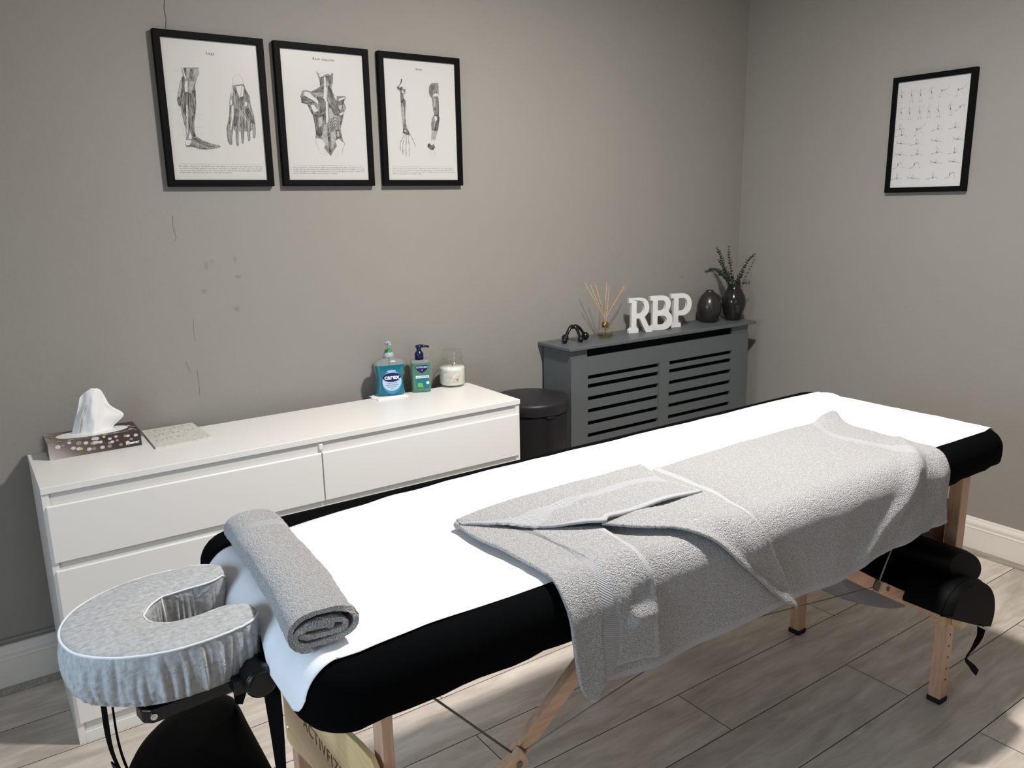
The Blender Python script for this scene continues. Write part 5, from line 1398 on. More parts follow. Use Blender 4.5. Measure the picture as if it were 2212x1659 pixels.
# refine to an even spacing
fine = catmull([(q.x, q.y, w) for q, w in full], 420)
topO, topI = [], []
for i, q in enumerate(fine):
    a = fine[max(0, i - 1)]; b_ = fine[min(len(fine) - 1, i + 1)]; d = Vector((b_.x - a.x, b_.y - a.y, 0)).normalized(); nrm = Vector((d.y, -d.x, 0)) * -1
    # nrm must point outwards from the slot
    cen = Vector((.13, -1.352, 0)); c3 = Vector((q.x, q.y, 0))
    if i == 0: sgn = 1 if nrm.dot(c3 - cen) > 0 else -1
    nrm = nrm * sgn; w = q.z; row = []
    e = min(1, (i + 1) / 15, (len(fine) - i) / 15)
    for (l, h) in dense:
        pl_ = abs(noise.noise(Vector((i * .125, h * .7, 1 if l > 0 else 7)))) * 2 - .5
        side = 1 if abs(l) > .9 and h < .93 else 0
        near_ = 1.0 if q.y < -1.39 else .35
        pleat = side * near_ * .0065 * pl_ * math.sin(min(1, (1 - h) * 1.6) * math.pi / 2)
        zz = CZ + CT * h * (.86 + .14 * e)
        zz += (1 - side) * .0010 * noise.noise(Vector((q.x * 30, q.y * 30, l * 3)))
        c = c3 + nrm * (l * w) + nrm * pleat * (1 if l > 0 else -1)
        row.append((c.x, c.y, zz))
    rows.append(row)
    topO.append(c3 + nrm * w * .975 + Vector((0, 0, CZ + CT * (.86 + .14 * e) * .968))); topI.append(c3 - nrm * w * .965 + Vector((0, 0, CZ + CT * (.86 + .14 * e) * .968)))
m = MB(); m.grid(rows)
for r_, fl_ in ((rows[0], 0), (rows[-1], 1)): m.add(r_, [tuple(range(len(r_)))])
m.grid([[r_[0] for r_ in rows], [r_[-1] for r_ in rows]])
cu = m.build('covered_cushion', M_NONW, fc, smooth=True)
m = MB(); m.tube([p + Vector((0, 0, .0005 * noise.noise(p * 90))) for p in topO], .0019, 6); m.tube(topI, .0017, 6)
seamI = [Vector((.098, -1.3085, CZ + CT * .97)), Vector((.100, -1.311, CZ + CT * .6)), Vector((.101, -1.309, CZ + CT * .2))]
m.tube(seamI, .002, 6)
m.build('elastic_seam', M_SEAM, cu, smooth=True)
# black frame plate below the cushion, with bolts and two knobs
m = MB()
zt, zb_ = .686, .664
m.poly([(.190, -1.462, zb_), (.10, -1.470, zb_), (.042, -1.474, zb_), (.030, -1.464, zb_), (.026, -1.440, zb_), (.034, -1.428, zb_), (.07, -1.422, zb_), (.190, -1.410, zb_)], (0, 0, zt - zb_))
m.poly([(.190, -1.275, zb_), (.07, -1.272, zb_), (.034, -1.282, zb_), (.028, -1.295, zb_), (.034, -1.306, zb_), (.19, -1.310, zb_)], (0, 0, zt - zb_))
m.poly([(.03, -1.44, zb_), (.03, -1.29, zb_), (.075, -1.29, zb_), (.075, -1.44, zb_)], (0, 0, zt - zb_))
m.build('support_frame', M_BLACKMET, fc, bevel=.003)
m = MB(); m.tube([(.044, -1.472, .676), (.044, -1.4765, .676)], [.0052, .0048], 16); m.tube([(.044, -1.4765, .676), (.044, -1.4775, .676)], [.0025, .0025], 6)
m.build('bolt', M_CHROME, fc)
m = MB()
m.tube([(.186, -1.455, .695), (.186, -1.515, .695)], [.024, .024], 24); m.box((.15, -1.500, .678), (.205, -1.47, .700)); m.tube([(.186, -1.515, .695), (.186, -1.520, .695)], [.024, .019], 24)
m.build('locking_knob', M_BLACKMET, fc, smooth=False, bevel=.002)
for yy in (-1.27, -1.44):
    m = MB(); m.tube([(.16, yy, .682), (.204, yy, .688)], .007, 10); m.build('mounting_rod', M_BLACKMET, fc, smooth=True)

# ------------------------------------------------------------------ arm sling hanging below the cradle
ar = thing('arm_sling', 'black padded arm rest hanging on webbing straps under the face cradle', 'arm rest', (.1, -1.36, .5))
pts = [(.2105, -1.270), (.2100, -1.240), (.200, -1.216), (.187, -1.208), (.152, -1.204), (.104, -1.218), (.053, -1.262), (.021, -1.313), (.008, -1.36), (.010, -1.415), (.030, -1.465), (.075, -1.50), (.13, -1.512), (.195, -1.510), (.202, -1.49), (.205, -1.44), (.208, -1.33)]
cyc = catmull(pts + [pts[0]], 90)[:-1]; cc = Vector((.12, -1.36, 0))
rows = []
for k, (ins, z) in enumerate([(.5, .486), (.04, .486), (.012, .490), (0, .498), (.0, .504), (.004, .511), (.015, .517), (.04, .520), (.5, .523)]):
    rows.append([(p.x + (cc.x - p.x) * min(1, ins * 2 if ins == .5 else ins / max(.02, (p - cc).length)), p.y + (cc.y - p.y) * min(1, ins * 2 if ins == .5 else ins / max(.02, (p - cc).length)), z) for p in [Vector((q.x, q.y, 0)) for q in cyc]])
m = MB(); m.grid(rows, wrap=True); m.build('pad', M_VINYL, ar, smooth=True)
def strap(name, pts, ws, parent, th=.0012, mt=None, wdir=None, n=14):
    C3 = catmull(pts, n); m_ = MB(); L_, R_, L2_, R2_ = [], [], [], []
    for i, p in enumerate(C3):
        q = i / (n - 1) * (len(ws) - 1); a = min(int(q), len(ws) - 2); w = ws[a] + (ws[a + 1] - ws[a]) * (q - a)
        d = (C3[min(i + 1, n - 1)] - C3[max(i - 1, 0)]).normalized(); wd_ = Vector(wdir).normalized(); wd_ = (wd_ - d * wd_.dot(d)).normalized(); nn = d.cross(wd_)
        L_.append(p - wd_ * w / 2 + nn * th / 2); R_.append(p + wd_ * w / 2 + nn * th / 2); L2_.append(p - wd_ * w / 2 - nn * th / 2); R2_.append(p + wd_ * w / 2 - nn * th / 2)
    m_.grid([L_, R_, R2_, L2_, L_]); return m_.build(name, mt or M_WEB, parent, smooth=False)
strap('strap', [(.172, -1.452, .672), (.19, -1.36, .590), (.2085, -1.272, .516)], [.026, .022, .017, .012], ar, wdir=(.82, -.57, 0))
strap('strap', [(.205, -1.490, .690), (.206, -1.497, .60), (.206, -1.500, .515)], [.028, .025, .020, .015], ar, wdir=(.75, -.65, 0))
strap('strap', [(-.010, -1.405, .700), (-.008, -1.402, .60), (.012, -1.400, .515)], [.008, .0085, .005, .008], ar, wdir=(.8, -.6, 0))
strap('strap', [(.001, -1.405, .700), (.003, -1.402, .60), (.018, -1.400, .515)], [.003, .003, .004, .004], ar, wdir=(.8, -.6, 0))
m = MB(); m.poly([(-.012, -1.407, .585), (-.005, -1.412, .575), (.002, -1.414, .555), (.001, -1.413, .535), (-.004, -1.409, .545), (-.008, -1.407, .560)], (.002, .003, 0)); m.build('buckle', M_MASS, ar, bevel=.0005)

# ------------------------------------------------------------------ bolsters stowed on the braces at the foot end
sl = Vector((.861 - .630, 0, -.107)).normalized(); up = Vector((-sl.z, 0, sl.x))
def bolster(name, sec_pts, c0, y0_, y1_, label, seam=True):
    th_ = thing(name, label, 'bolster', (c0[0], (y0_ + y1_) / 2, c0[1]))
    rows = []; ny = 30
    cx_ = sum(p[0] for p in sec_pts) / len(sec_pts); cz_ = sum(p[1] for p in sec_pts) / len(sec_pts)
    for k in range(ny + 1):
        w = k / ny; y = y0_ + (y1_ - y0_) * w; e = min(w, 1 - w); s_ = 1 if e > .03 else (.90 + .10 * math.sqrt(e / .03))
        rows.append([(c0[0] + (sl * (cx_ + (a - cx_) * s_) + up * (cz_ + (b_ - cz_) * s_)).x, y, c0[1] + (sl * (cx_ + (a - cx_) * s_) + up * (cz_ + (b_ - cz_) * s_)).z) for a, b_ in sec_pts])
    m_ = MB(); m_.grid(rows, wrap=True); m_.add(rows[0], [tuple(range(len(sec_pts)))]); m_.add(rows[-1], [tuple(range(len(sec_pts) - 1, -1, -1))])
    m_.build('casing', M_VINYL, th_, smooth=True, bevel=.006, seg=3, angle=50)
    if seam:
        m_ = MB(); m_.tube([Vector(p) + Vector((0, .002, 0)) for p in rows[1]], .0018, 6, close=True); m_.build('piping', M_VINYL, th_, smooth=True)
    return th_
Dsec = [(-.128, 0), (.128, 0)] + [(.128 * math.cos(a), .012 + .098 * math.sin(a)) for a in [math.pi * k / 18 for k in range(0, 19)]]
b2 = bolster('half_round_bolster', Dsec, (1.822, .346), -1.765, -1.22, 'black half-round bolster with a loose strap, lower one under the table')
Osec = [(.100 * math.cos(a), .043 * math.sin(a)) for a in [2 * math.pi * k / 26 for k in range(26)]]
b1 = bolster('round_bolster', Osec, (1.862, .466), -1.72, -1.20, 'black round bolster lying on top of the half-round one', seam=False)
strap('loose_strap', [(1.925, -1.745, .292), (1.905, -1.752, .278), (1.87, -1.755, .262), (1.838, -1.755, .243), (1.865, -1.756, .215), (1.905, -1.757, .178)], [.022, .014, .012, .010, .012, .018, .017], b2, wdir=(.9, 0, .3), n=26)
# grey cushion sagging between the braces
m = MB(); rows = []
ga = Vector((1.675, 0, .411)); gb = Vector((2.02, 0, .216)); gd = (gb - ga); gn = Vector((gd.z, 0, -gd.x)).normalized()
if gn.z > 0: gn = -gn
for k in range(21):
    w = k / 20; y = -1.50 + .20 * w; row = []
    for i in range(25):
        t = i / 24; b_ = .052 * math.sin(math.pi * t ** .9) ** .8; row.append(ga + gd * t + gn * b_ * (.7 + .3 * math.sin(math.pi * w)) + Vector((0, y, 0)))
    for i in range(24, -1, -1):
        t = i / 24; row.append(ga + gd * t - gn * .0 + Vector((0, y, .003)))
    rows.append(row)
m.grid(rows, wrap=True); m.add(rows[0], [tuple(range(50))]); m.add(rows[-1], [tuple(range(49, -1, -1))])
tag(m.build('grey_cushion', M_GREYFAB, smooth=False, loc=(1.85, -1.4, .3)), 'grey curved cushion peeking out below the wooden brace', 'cushion')
# ------------------------------------------------------------------ framed prints
def inside(p, poly):
    c = False; n = len(poly)
    for i in range(n):
        (x1, y1), (x2, y2) = poly[i], poly[i - 1]
        if (y1 > p[1]) != (y2 > p[1]) and p[0] < (x2 - x1) * (p[1] - y1) / (y2 - y1) + x1: c = not c
    return c
def hatch(m, poly, kind, P, c, seed):
    """engraved lines that follow the long axis of a muscle shape"""
    n = len(poly); mx = sum(p[0] for p in poly) / n; my = sum(p[1] for p in poly) / n
    sxx = sum((p[0] - mx) ** 2 for p in poly); syy = sum((p[1] - my) ** 2 for p in poly); sxy = sum((p[0] - mx) * (p[1] - my) for p in poly)
    a = .5 * math.atan2(2 * sxy, sxx - syy); d = Vector((math.cos(a), math.sin(a))); q = Vector((-d.y, d.x)); r = random.Random(seed)
    R_ = max(math.dist(p, (mx, my)) for p in poly); k = -R_
    while k < R_:
        run = []; t = -R_; bow = .12 * k
        ink = (1 if r.random() < .55 else 3) if kind == 'M' else (2 if r.random() < .6 else 0)
        t0 = R_ * r.uniform(-.9, .2); t1 = t0 + R_ * r.uniform(.5, 1.3)
        while t <= R_:
            p = (mx + d.x * t + q.x * (k + bow * (t / R_) ** 2), my + d.y * t + q.y * (k + bow * (t / R_) ** 2))
            if t0 < t < t1 and inside(p, poly): run.append(p)
            else:
                if len(run) > 3: stroke(m, run, .00026 if ink != 3 else .0002, P, c, ink)
                run = []
            t += .0011
        if len(run) > 3: stroke(m, run, .00026, P, c, ink)
        k += .00075
def stroke(m, pts, w, P, c, ink):
    L_, R_ = [], []; n = len(pts)
    for i, p in enumerate(pts):
        a, b_ = pts[max(i - 1, 0)], pts[min(i + 1, n - 1)]; d = Vector((b_[0] - a[0], b_[1] - a[1])).normalized(); ww = w * (.35 + .65 * math.sin(math.pi * (i + .5) / n))
        L_.append(P(p[0] - d.y * ww, p[1] + d.x * ww, c)); R_.append(P(p[0] + d.y * ww, p[1] - d.x * ww, c))
    m.grid([L_, R_], ink)
INK = {'D': 1, 'M': 0, 'L': 2, 'P': 3, 'd': 1, 'm': 0, 'l': 2, 'p': 3}
def framed(label, x, w, z, h, plane, art, title, cap, paper, wid=.0195):
    """x: left end (back wall) or near-corner y (right wall)"""
    face = -.022 if plane == 'y' else XR - .022
    wallc = -.001 if plane == 'y' else XR - .001
    def P(a, b_, c): return (x + a, c, z + b_) if plane == 'y' else (c, x - a, z + b_)
    loc = P(w / 2, 0, wallc)
    th = thing('framed_print', label, 'picture', loc)
    m = MB()
    pts_o = [P(0, 0, wallc), P(w, 0, wallc), P(w, h, wallc), P(0, h, wallc)]; pts_i = [P(wid, wid, wallc), P(w - wid, wid, wallc), P(w - wid, h - wid, wallc), P(wid, h - wid, wallc)]
    dv = (0, face - wallc, 0) if plane == 'y' else (face - wallc, 0, 0)
    m.poly(pts_o, dv, holes=[pts_i]); m.build('frame', M_FRAME, th, bevel=.0015)
    s = 1 if plane == 'y' else 1
    pc = face + .008
    m = MB(); a, b_ = P(wid - .002, wid - .002, wallc - .001 if plane == 'y' else wallc - .001), P(w - wid + .002, h - wid + .002, pc); m.box(a, b_)
    pr = m.build('print', paper, th)
    m = MB(); lay = 0; nm = 'exercise_figure' if plane == 'x' else 'drawing'
    for kind, wd_, pts in art:
        if kind == '#':
            if m.v: m.build(nm, [M_IM, M_ID, M_IL, paper], pr, recalc=False); m = MB()
            continue
        lay += 1; c = pc - .0003 - lay * .0000035
        if kind.isupper():
            q = [P(a, b_, c) for a, b_ in pts]
            try: m.flat(q, INK[kind])
            except Exception: pass
            if kind in 'DM' and plane == 'y': hatch(m, pts, kind, P, pc - .0003 - lay * .0000035 - .000002, lay)
        else:
            q = catmull([(a, b_) for a, b_ in pts], max(4, len(pts) * 4)) if len(pts) > 2 else [Vector((a, b_, 0)) for a, b_ in pts]
            L_, R_ = [], []
            n = len(q); ww = wd_ * .00095
            for i, p in enumerate(q):
                d = (q[min(i + 1, n - 1)] - q[max(i - 1, 0)]); d = d.normalized() if d.length > 0 else Vector((1, 0, 0)); nn = Vector((-d.y, d.x, 0)) * ww / 2 * (1 if kind != 'p' else .85)
                L_.append(P(*(p + nn).xy, c)); R_.append(P(*(p - nn).xy, c))
            m.grid([L_, R_], INK[kind])
    if m.v: m.build(nm, [M_IM, M_ID, M_IL, paper], pr, recalc=False)
    if title:
        ex = (1, 0, 0) if plane == 'y' else (0, -1, 0)
        text_obj('title', title[0], title[1], basis(P(title[2], title[3], pc - .0004), ex, (0, 0, 1)), M_ID, pr, P(title[2], title[3], pc - .0004), ext=.00005, space=1.25)
    if cap:
        m = MB(); rr = random.Random(int(x * 1000)); yb_ = cap
        m_top = yb_ + .0075
        m.grid([[P(wid + .018, m_top, pc - .0004), P(w - wid - .018, m_top, pc - .0004)], [P(wid + .018, m_top + .0004, pc - .0004), P(w - wid - .018, m_top + .0004, pc - .0004)]])
        for ln in range(4):
            xx = wid + .016; end = (w - wid - .014) * (1 if ln < 3 else rr.uniform(.55, .7)); zz = yb_ - ln * .0062
            while xx < end:
                nch = rr.choice([2, 3, 3, 4, 5, 6, 7, 9])
                for k in range(nch):
                    hh = rr.choice([.0022, .0022, .0032, .0030]); ww = rr.choice([.0006, .0009, .0012]); lo = -.0008 if rr.random() < .12 else 0
                    if xx > end: break
                    q = [P(xx, zz + lo, pc - .0004), P(xx + ww, zz + lo, pc - .0004), P(xx + ww, zz + hh, pc - .0004), P(xx, zz + hh, pc - .0004)]; m.add(q, [(0, 1, 2, 3)])
                    if rr.random() < .6: m.add([P(xx, zz, pc - .0004), P(xx + .0014, zz, pc - .0004), P(xx + .0014, zz + .0006, pc - .0004), P(xx, zz + .0006, pc - .0004)], [(0, 1, 2, 3)])
                    xx += .0021
                xx += .0022
        m.build('caption', M_ILL, pr, recalc=False)
    return th
FW, FH, FZ = .3167, .436, 1.437
framed('black framed anatomy print of a leg and foot, leftmost of the three', .4605, FW, FZ, FH, 'y', ART_LEGS, ('Legs', .0110, .157, .382), .058, M_PAPER)
framed('black framed anatomy print of a muscular back, middle of the three', .8085, FW, FZ, FH, 'y', ART_BACK, ('Back muscles', .0108, .162, .393), .058, M_PAPER)
framed('black framed anatomy print of two arms, nearest the corner of the three', 1.1604, FW, FZ, FH, 'y', ART_ARMS, ('Arms', .0098, .155, .388), .058, M_PAPER)
framed('black framed chart of stretching exercises on the right wall', -.7339, .3155, 1.384, .4365, 'x', ART_EX, None, None, M_PAPER2)

# ------------------------------------------------------------------ tissue box and tissue
bx0, bx1, by0, by1, bz0, bz1 = .045, .2775, -.172, -.055, DH, DH + .046
kb = thing('tissue_box', 'brown patterned tissue box at the left end of the white chest', 'tissue box', (bx0, by0, bz0))
bcx, bcy = (bx0 + bx1) / 2, (by0 + by1) / 2
# top with an oval opening
m = MB(); m.box((bx0, by0, bz0), (bx1, by1, bz1 - .0005))
m.build('carton', M_KBOX, kb, bevel=.0012, loc=(bx0, by0, bz0))
m = MB(); m.box((bx0 - .0004, by0 + .001, bz0 + .001), (bx0 + .001, by1 - .001, bz1 - .001)); m.build('end_flap', mat('box_end_brown', '5a504b', rough=.5), kb)
m = MB()
ov = [(bcx + .002 + .092 * math.cos(a) , bcy + .042 * math.sin(a), bz1 - .0002) for a in [2 * math.pi * k / 48 for k in range(48)]]
m.poly(ov, (0, 0, .0009)); m.build('opening_film', M_BOXTOP, kb)
m = MB(); rd = random.Random(3)
dots = [(.024, .034, .0085, 0), (.052, .041, .006, 0), (.060, .024, .0075, 0), (.073, .020, .0075, 0), (.078, .019, .006, 2), (.075, .036, .009, 1), (.092, .033, .0075, 0), (.108, .029, .008, 1), (.114, .030, .0075, 0), (.112, .041, .007, 0), (.120, .0405, .0075, 0), (.098, .014, .0075, 0), (.110, .013, .007, 1), (.128, .029, .007, 0), (.131, .013, .0075, 0), (.149, .013, .0075, 1), (.152, .034, .006, 0), (.150, .0225, .006, 1), (.157, .024, .0065, 0), (.168, .0375, .0055, 0), (.170, .026, .0055, 1), (.178, .012, .0065, 1), (.192, .035, .0065, 1), (.199, .034, .006, 0), (.196, .016, .007, 2), (.206, .023, .006, 1), (.219, .0325, .007, 0), (.138, .042, .005, 2), (.036, .036, .006, 1)]
for i, (a, b_, r_, k) in enumerate(dots):
    ex = .004 if i in (8, 9, 7) else 0
    c = [(bx0 + a + (r_ * .8) * math.cos(t) + (ex if math.cos(t) > 0 else 0), by0 - .0006 - .00003 * i, bz0 + b_ + r_ * .62 * math.sin(t)) for t in [2 * math.pi * q / 22 for q in range(22)]]
    m.flat(c, k)
for i in range(22):
    a, b_ = rd.uniform(.005, .225), rd.choice([.006, .108]); r_ = rd.uniform(.004, .0075)
    if b_ > .1: b_ = .108
    if abs(a - .115) < .085 and .02 < b_ < .09: continue
    c = [(bx0 + a + r_ * math.cos(t), by0 + b_ + r_ * .6 * math.sin(t), bz1 + .0004 + i * .00002) for t in [2 * math.pi * q / 16 for q in range(16)]]; m.flat(c, rd.choice([0, 1, 1, 2]))
for i in range(8):
    a = rd.choice([rd.uniform(.004, .02), rd.uniform(.205, .225)]); b_ = rd.uniform(.02, .09); r_ = .006
    c = [(bx0 + a + r_ * math.cos(t), by0 + b_ + r_ * math.sin(t), bz1 + .0004 + (22 + i) * .00002) for t in [2 * math.pi * q / 16 for q in range(16)]]; m.flat(c, rd.choice([0, 1]))
m.build('printed_dots', [M_DOT1, M_DOT2, M_DOT3], kb, recalc=False)
text_obj('box_lettering', 'Kleenex', .0105, basis((bx0 + .2075, by0 - .0016, bz0 + .0125), (1, 0, .05), (0, 0, 1)), M_PWHITE, kb, (bx0 + .213, by0 - .0016, bz0 + .0125), ext=.0002, shear=.3, bold=.0004)
# tissue, a folded sheet standing out of the slot
rows = []
for j in range(34):
    v = j / 33; row = []
    for i in range(45):
        u = i / 44
        xb_ = .112 + .098 * u; xt = .143 + .066 * u + .012 * u * u
        topz = interp(u, [(0, .862), (.2, .877), (.42, .888), (.62, .886), (.8, .874), (1, .858)])
        zb2 = bz1 - .010 if .05 < u < .95 else bz1 - .002
        x = xb_ + (xt - xb_) * v ** .8; z = zb2 + (topz - zb2) * v
        # the right edge flares out to a corner
        fl_ = max(0, u - .72) / .28; x += fl_ ** 1.3 * (.036 * math.exp(-((v - .42) / .28) ** 2) - .012 * v * v)
        z -= fl_ * .010 * v
        y = -.112 + .012 * math.sin(u * 8.0 + .6) * (.35 + .65 * (1 - v)) + .004 * noise.noise(Vector((u * 6, v * 4, 0))) - .010 * math.sin(u * math.pi) + .018 * max(0, .18 - u) / .18 * (1 - v)
        row.append((x, y, z))
    rows.append(row)
m = MB(); m.grid(rows)
# short back fold showing at the left
rows = []
for j in range(20):
    v = j / 19; row = []
    for i in range(14):
        u = i / 13; row.append((.108 + .014 * u + (.034) * v ** 1.1 + .002 * math.sin(v * 7), -.088 - .026 * u - .010 * v, bz1 - .010 + v * (.098 - .012 * (1 - u))))
    rows.append(row)
m.grid(rows)
tg = m.build('tissue', M_TIS, kb, smooth=True, solid=.0004)

# printed card lying flat
cb = thing('printed_card', 'pale printed card lying on the white chest beside the tissue box', 'card', (.38, -.13, DH))
q0, q1, q2, q3 = (.299, -.242), (.459, -.226), (.452, -.020), (.303, -.022)
m = MB(); m.poly([(a, b_, DH + .0003) for a, b_ in (q0, q1, q2, q3)], (0, 0, .0035)); m.build('card', [M_CARD], cb, bevel=.0005)
rd = random.Random(8)
for r_ in range(3):
    m = MB()
    for k in range(9 if r_ < 2 else 6):
        u, v = .12 + k * .088 + rd.uniform(-.01, .01), .80 - r_ * .24 + rd.uniform(-.02, .02)
        px = q0[0] + (q1[0] - q0[0]) * u + (q3[0] - q0[0]) * v; py = q0[1] + (q1[1] - q0[1]) * u + (q3[1] - q0[1]) * v
        a = rd.uniform(-.004, .004); w = rd.uniform(.002, .0035); L_ = rd.uniform(.010, .022)
        m.add([(px, py, DH + .0041), (px + w, py, DH + .0041), (px + w + a, py + L_, DH + .0041), (px + a, py + L_, DH + .0041)], [(0, 1, 2, 3)])
    m.build('printed_row', MATS.get('card_ink') or mat('card_ink', 'aaa8a0', rough=.6), cb, recalc=False)
m = MB(); m.poly([(q0[0] - .0006, q0[1], DH + .0002), (q0[0] + .001, q0[1] - .0005, DH + .0002), (q3[0] + .001, q3[1], DH + .0002), (q3[0] - .0006, q3[1], DH + .0002)], (0, 0, .0037)); m.build('card_spine', M_CARDEDGE, cb)

# ------------------------------------------------------------------ blue hand wash on a cotton pad
cp = MB(); rows = []
for j in range(15):
    row = []
    for i in range(25):
        u, v = i / 24, j / 14; x = 1.040 + .114 * u + .004 * math.sin(v * 9); y = -.130 + .078 * v + .008 * u - .012 * u; e = min(1, 8 * min(u, 1 - u, v, 1 - v) + .25)
        row.append((x, y, DH + .0006 + .0062 * math.sqrt(e) + .0008 * noise.noise(Vector((u * 9, v * 9, 0)))))
    rows.append(row)
cp.grid(rows); n0 = len(rows[0])
base_ = [(p[0], p[1], DH + .0004) for p in rows[0]] ; cp.grid([rows[0], base_]); cp.grid([rows[-1], [(p[0], p[1], DH + .0004) for p in rows[-1]]]); cp.grid([[r_[0] for r_ in rows], [(r_[0][0], r_[0][1], DH + .0004) for r_ in rows]]); cp.grid([[r_[-1] for r_ in rows], [(r_[-1][0], r_[-1][1], DH + .0004) for r_ in rows]])
tag(cp.build('folded_tissue', M_COTTON, smooth=True, loc=(1.1, -.09, DH)), 'folded white tissue pad under the blue hand wash bottle', 'tissue')

ZS = DH + .0075
bs = thing('hand_wash_bottle', 'blue waisted hand wash bottle with green and clear pump top', 'soap bottle', (1.108, -.088, ZS))
th_b = math.radians(-14); bex = Vector((math.cos(th_b), math.sin(th_b), 0)); bey = Vector((-bex.y, bex.x, 0)); bc = Vector((1.108, -.088, ZS))
def bp(x, y, z): v = bc + bex * x + bey * y; return (v.x, v.y, v.z + z)
def bottle(prof, n=44, e=.62):
    rows = []
    for hw, hd, z in prof:
        row = []
        for k in range(n):
            a = 2 * math.pi * k / n; c_, s_ = math.cos(a), math.sin(a); row.append(bp(.93 * hw * math.copysign(abs(c_) ** e, c_), hd * math.copysign(abs(s_) ** e, s_), z))
        rows.append(row)
    m_ = MB(); m_.grid(rows, wrap=True); m_.add(rows[0], [tuple(range(n))]); m_.add(rows[-1], [tuple(range(n - 1, -1, -1))]); return m_
prof = [(.050, .022, 0), (.0545, .026, .003), (.055, .0265, .012), (.0525, .026, .026), (.0500, .025, .045), (.0500, .025, .060), (.0520, .026, .078), (.0560, .027, .097), (.0570, .027, .108)]
bottle(prof).build('soap', M_BLUESOAP, bs, smooth=True)
m = bottle([(.0570, .027, .1082), (.0565, .0265, .114), (.052, .024, .120), (.040, .020, .126), (.022, .016, .131), (.016, .0145, .134)]); m.build('bottle_shoulder', mat('clear_pet', 'dce4e4', rough=.1, trans=.8, ior=1.25), bs, smooth=True)
m = MB(); c = bp(0, 0, 0)
m.lathe([(.0165, .132), (.0185, .135), (.0190, .142), (.0165, .150), (.0125, .152)], c, 28); m.build('collar', M_CLEARP, bs, smooth=True)
m = MB(); m.lathe([(.0125, .150), (.0135, .153), (.0130, .157), (.0110, .159), (.006, .1595)], c, 28); m.build('green_ring', M_GREENP, bs, smooth=True)
m = MB(); m.lathe([(.0055, .158), (.0055, .170), (.007, .172), (.0095, .178), (.0105, .184), (.008, .188), (.003, .190)], c, 20)
m.poly([bp(-.004, -.006, .178), bp(-.004, -.006, .186), bp(-.004, -.034, .184), bp(-.004, -.036, .179)], tuple(bex * .008)); m.build('pump_head', M_CLEARP, bs, smooth=True)
m = MB(); m.tube([bp(0, 0, .02), bp(0, 0, .135)], .0028, 8); m.build('dip_tube', M_CLEARP, bs, smooth=True)
yf = -.0272
def oval(cx_, cz_, rx, rz, y_, a0=0, a1=360, n=40): return [bp(cx_ + rx * math.cos(math.radians(a0 + (a1 - a0) * k / n)), y_, cz_ + rz * math.sin(math.radians(a0 + (a1 - a0) * k / n))) for k in range(n if a1 - a0 == 360 else n + 1)]
def decal(name, pts, m_, par, t=.0002):
    mm = MB(); mm.poly(pts, tuple(bey * -t)); return mm.build(name, m_, par)
lb = decal('label_back', oval(.002, .050, .0345, .043, yf + .0002), M_MBLUE, bs)
decal('label_plate', oval(.002, .052, .0335, .034, yf - .0002), M_LBLUE, lb)
decal('label_oval', oval(.002, .066, .0315, .0165, yf - .0006), M_NAVY, lb)
text_obj('label_lettering', 'carex', .0235, basis(bp(.002, yf - .0012, .0665), bex, (0, 0, 1)), M_PWHITE, lb, bp(.002, yf - .0012, .0665), ext=.0001, bold=.0006)
m = MB()
for k, w in enumerate((.036, .044, .034, .012)): m.box((0, 0, 0), (0, 0, 0)); m.v = m.v[:-8]; m.f = m.f[:-6]; m.m = m.m[:-6]; m.add([bp(.002 - w / 2, yf - .0007, .044 - k * .0065), bp(.002 + w / 2, yf - .0007, .044 - k * .0065), bp(.002 + w / 2, yf - .0007, .0462 - k * .0065), bp(.002 - w / 2, yf - .0007, .0462 - k * .0065)], [(0, 1, 2, 3)])
m.build('label_small_print', mat('small_print', '6d86a6', rough=.5), lb)
decal('label_banner', [bp(-.014, yf - .0003, .0865), bp(.016, yf - .0003, .0865), bp(.016, yf - .0003, .0905), bp(-.014, yf - .0003, .0905)], M_LBLUE, lb)

# ------------------------------------------------------------------ green hand wash
gb_ = thing('hand_wash_bottle', 'green hand wash bottle with navy pump between blue bottle and candle', 'soap bottle', (1.232, -.085, DH))
th_b = math.radians(-20); bex = Vector((math.cos(th_b), math.sin(th_b), 0)); bey = Vector((-bex.y, bex.x, 0)); bc = Vector((1.232, -.085, DH + .0005))
prof = [(.034, .020, 0), (.0370, .024, .003), (.0368, .0245, .012), (.0375, .0245, .055), (.0380, .0245, .100), (.0378, .024, .106)]
bottle(prof, e=.42).build('soap', M_GREENSOAP, gb_, smooth=True)
bottle([(.0376, .024, .1062), (.0372, .0235, .112), (.034, .021, .1155), (.012, .012, .1165)], e=.42).build('bottle_shoulder', bpy.data.materials['clear_pet'], gb_, smooth=True)
c = bp(-.002, 0, 0); m = MB()
m.lathe([(.0155, .1165), (.0155, .139), (.0135, .142), (.009, .147), (.0085, .158), (.010, .159), (.0125, .161), (.0125, .165), (.009, .168), (.002, .1695)], c, 28); m.build('pump', M_NAVYP, gb_, smooth=True, angle=30)
m = MB(); pd = Vector((math.cos(-.42), math.sin(-.42), 0)); m.tube([Vector(c) + Vector((0, 0, .1635)), Vector(c) + pd * .018 + Vector((0, 0, .1640)), Vector(c) + pd * .037 + Vector((0, 0, .1605))], [.007, .005, .0035], 10); m.build('spout', M_NAVYP, gb_, smooth=True)
yf = -.0250
decal('label_shield', [bp(-.018, yf, .0985), bp(.022, yf, .0985), bp(.024, yf, .094), bp(.022, yf, .086), bp(.014, yf, .077), bp(.002, yf, .070), bp(-.010, yf, .077), bp(-.018, yf, .086), bp(-.020, yf, .094)], M_NAVY, gb_)
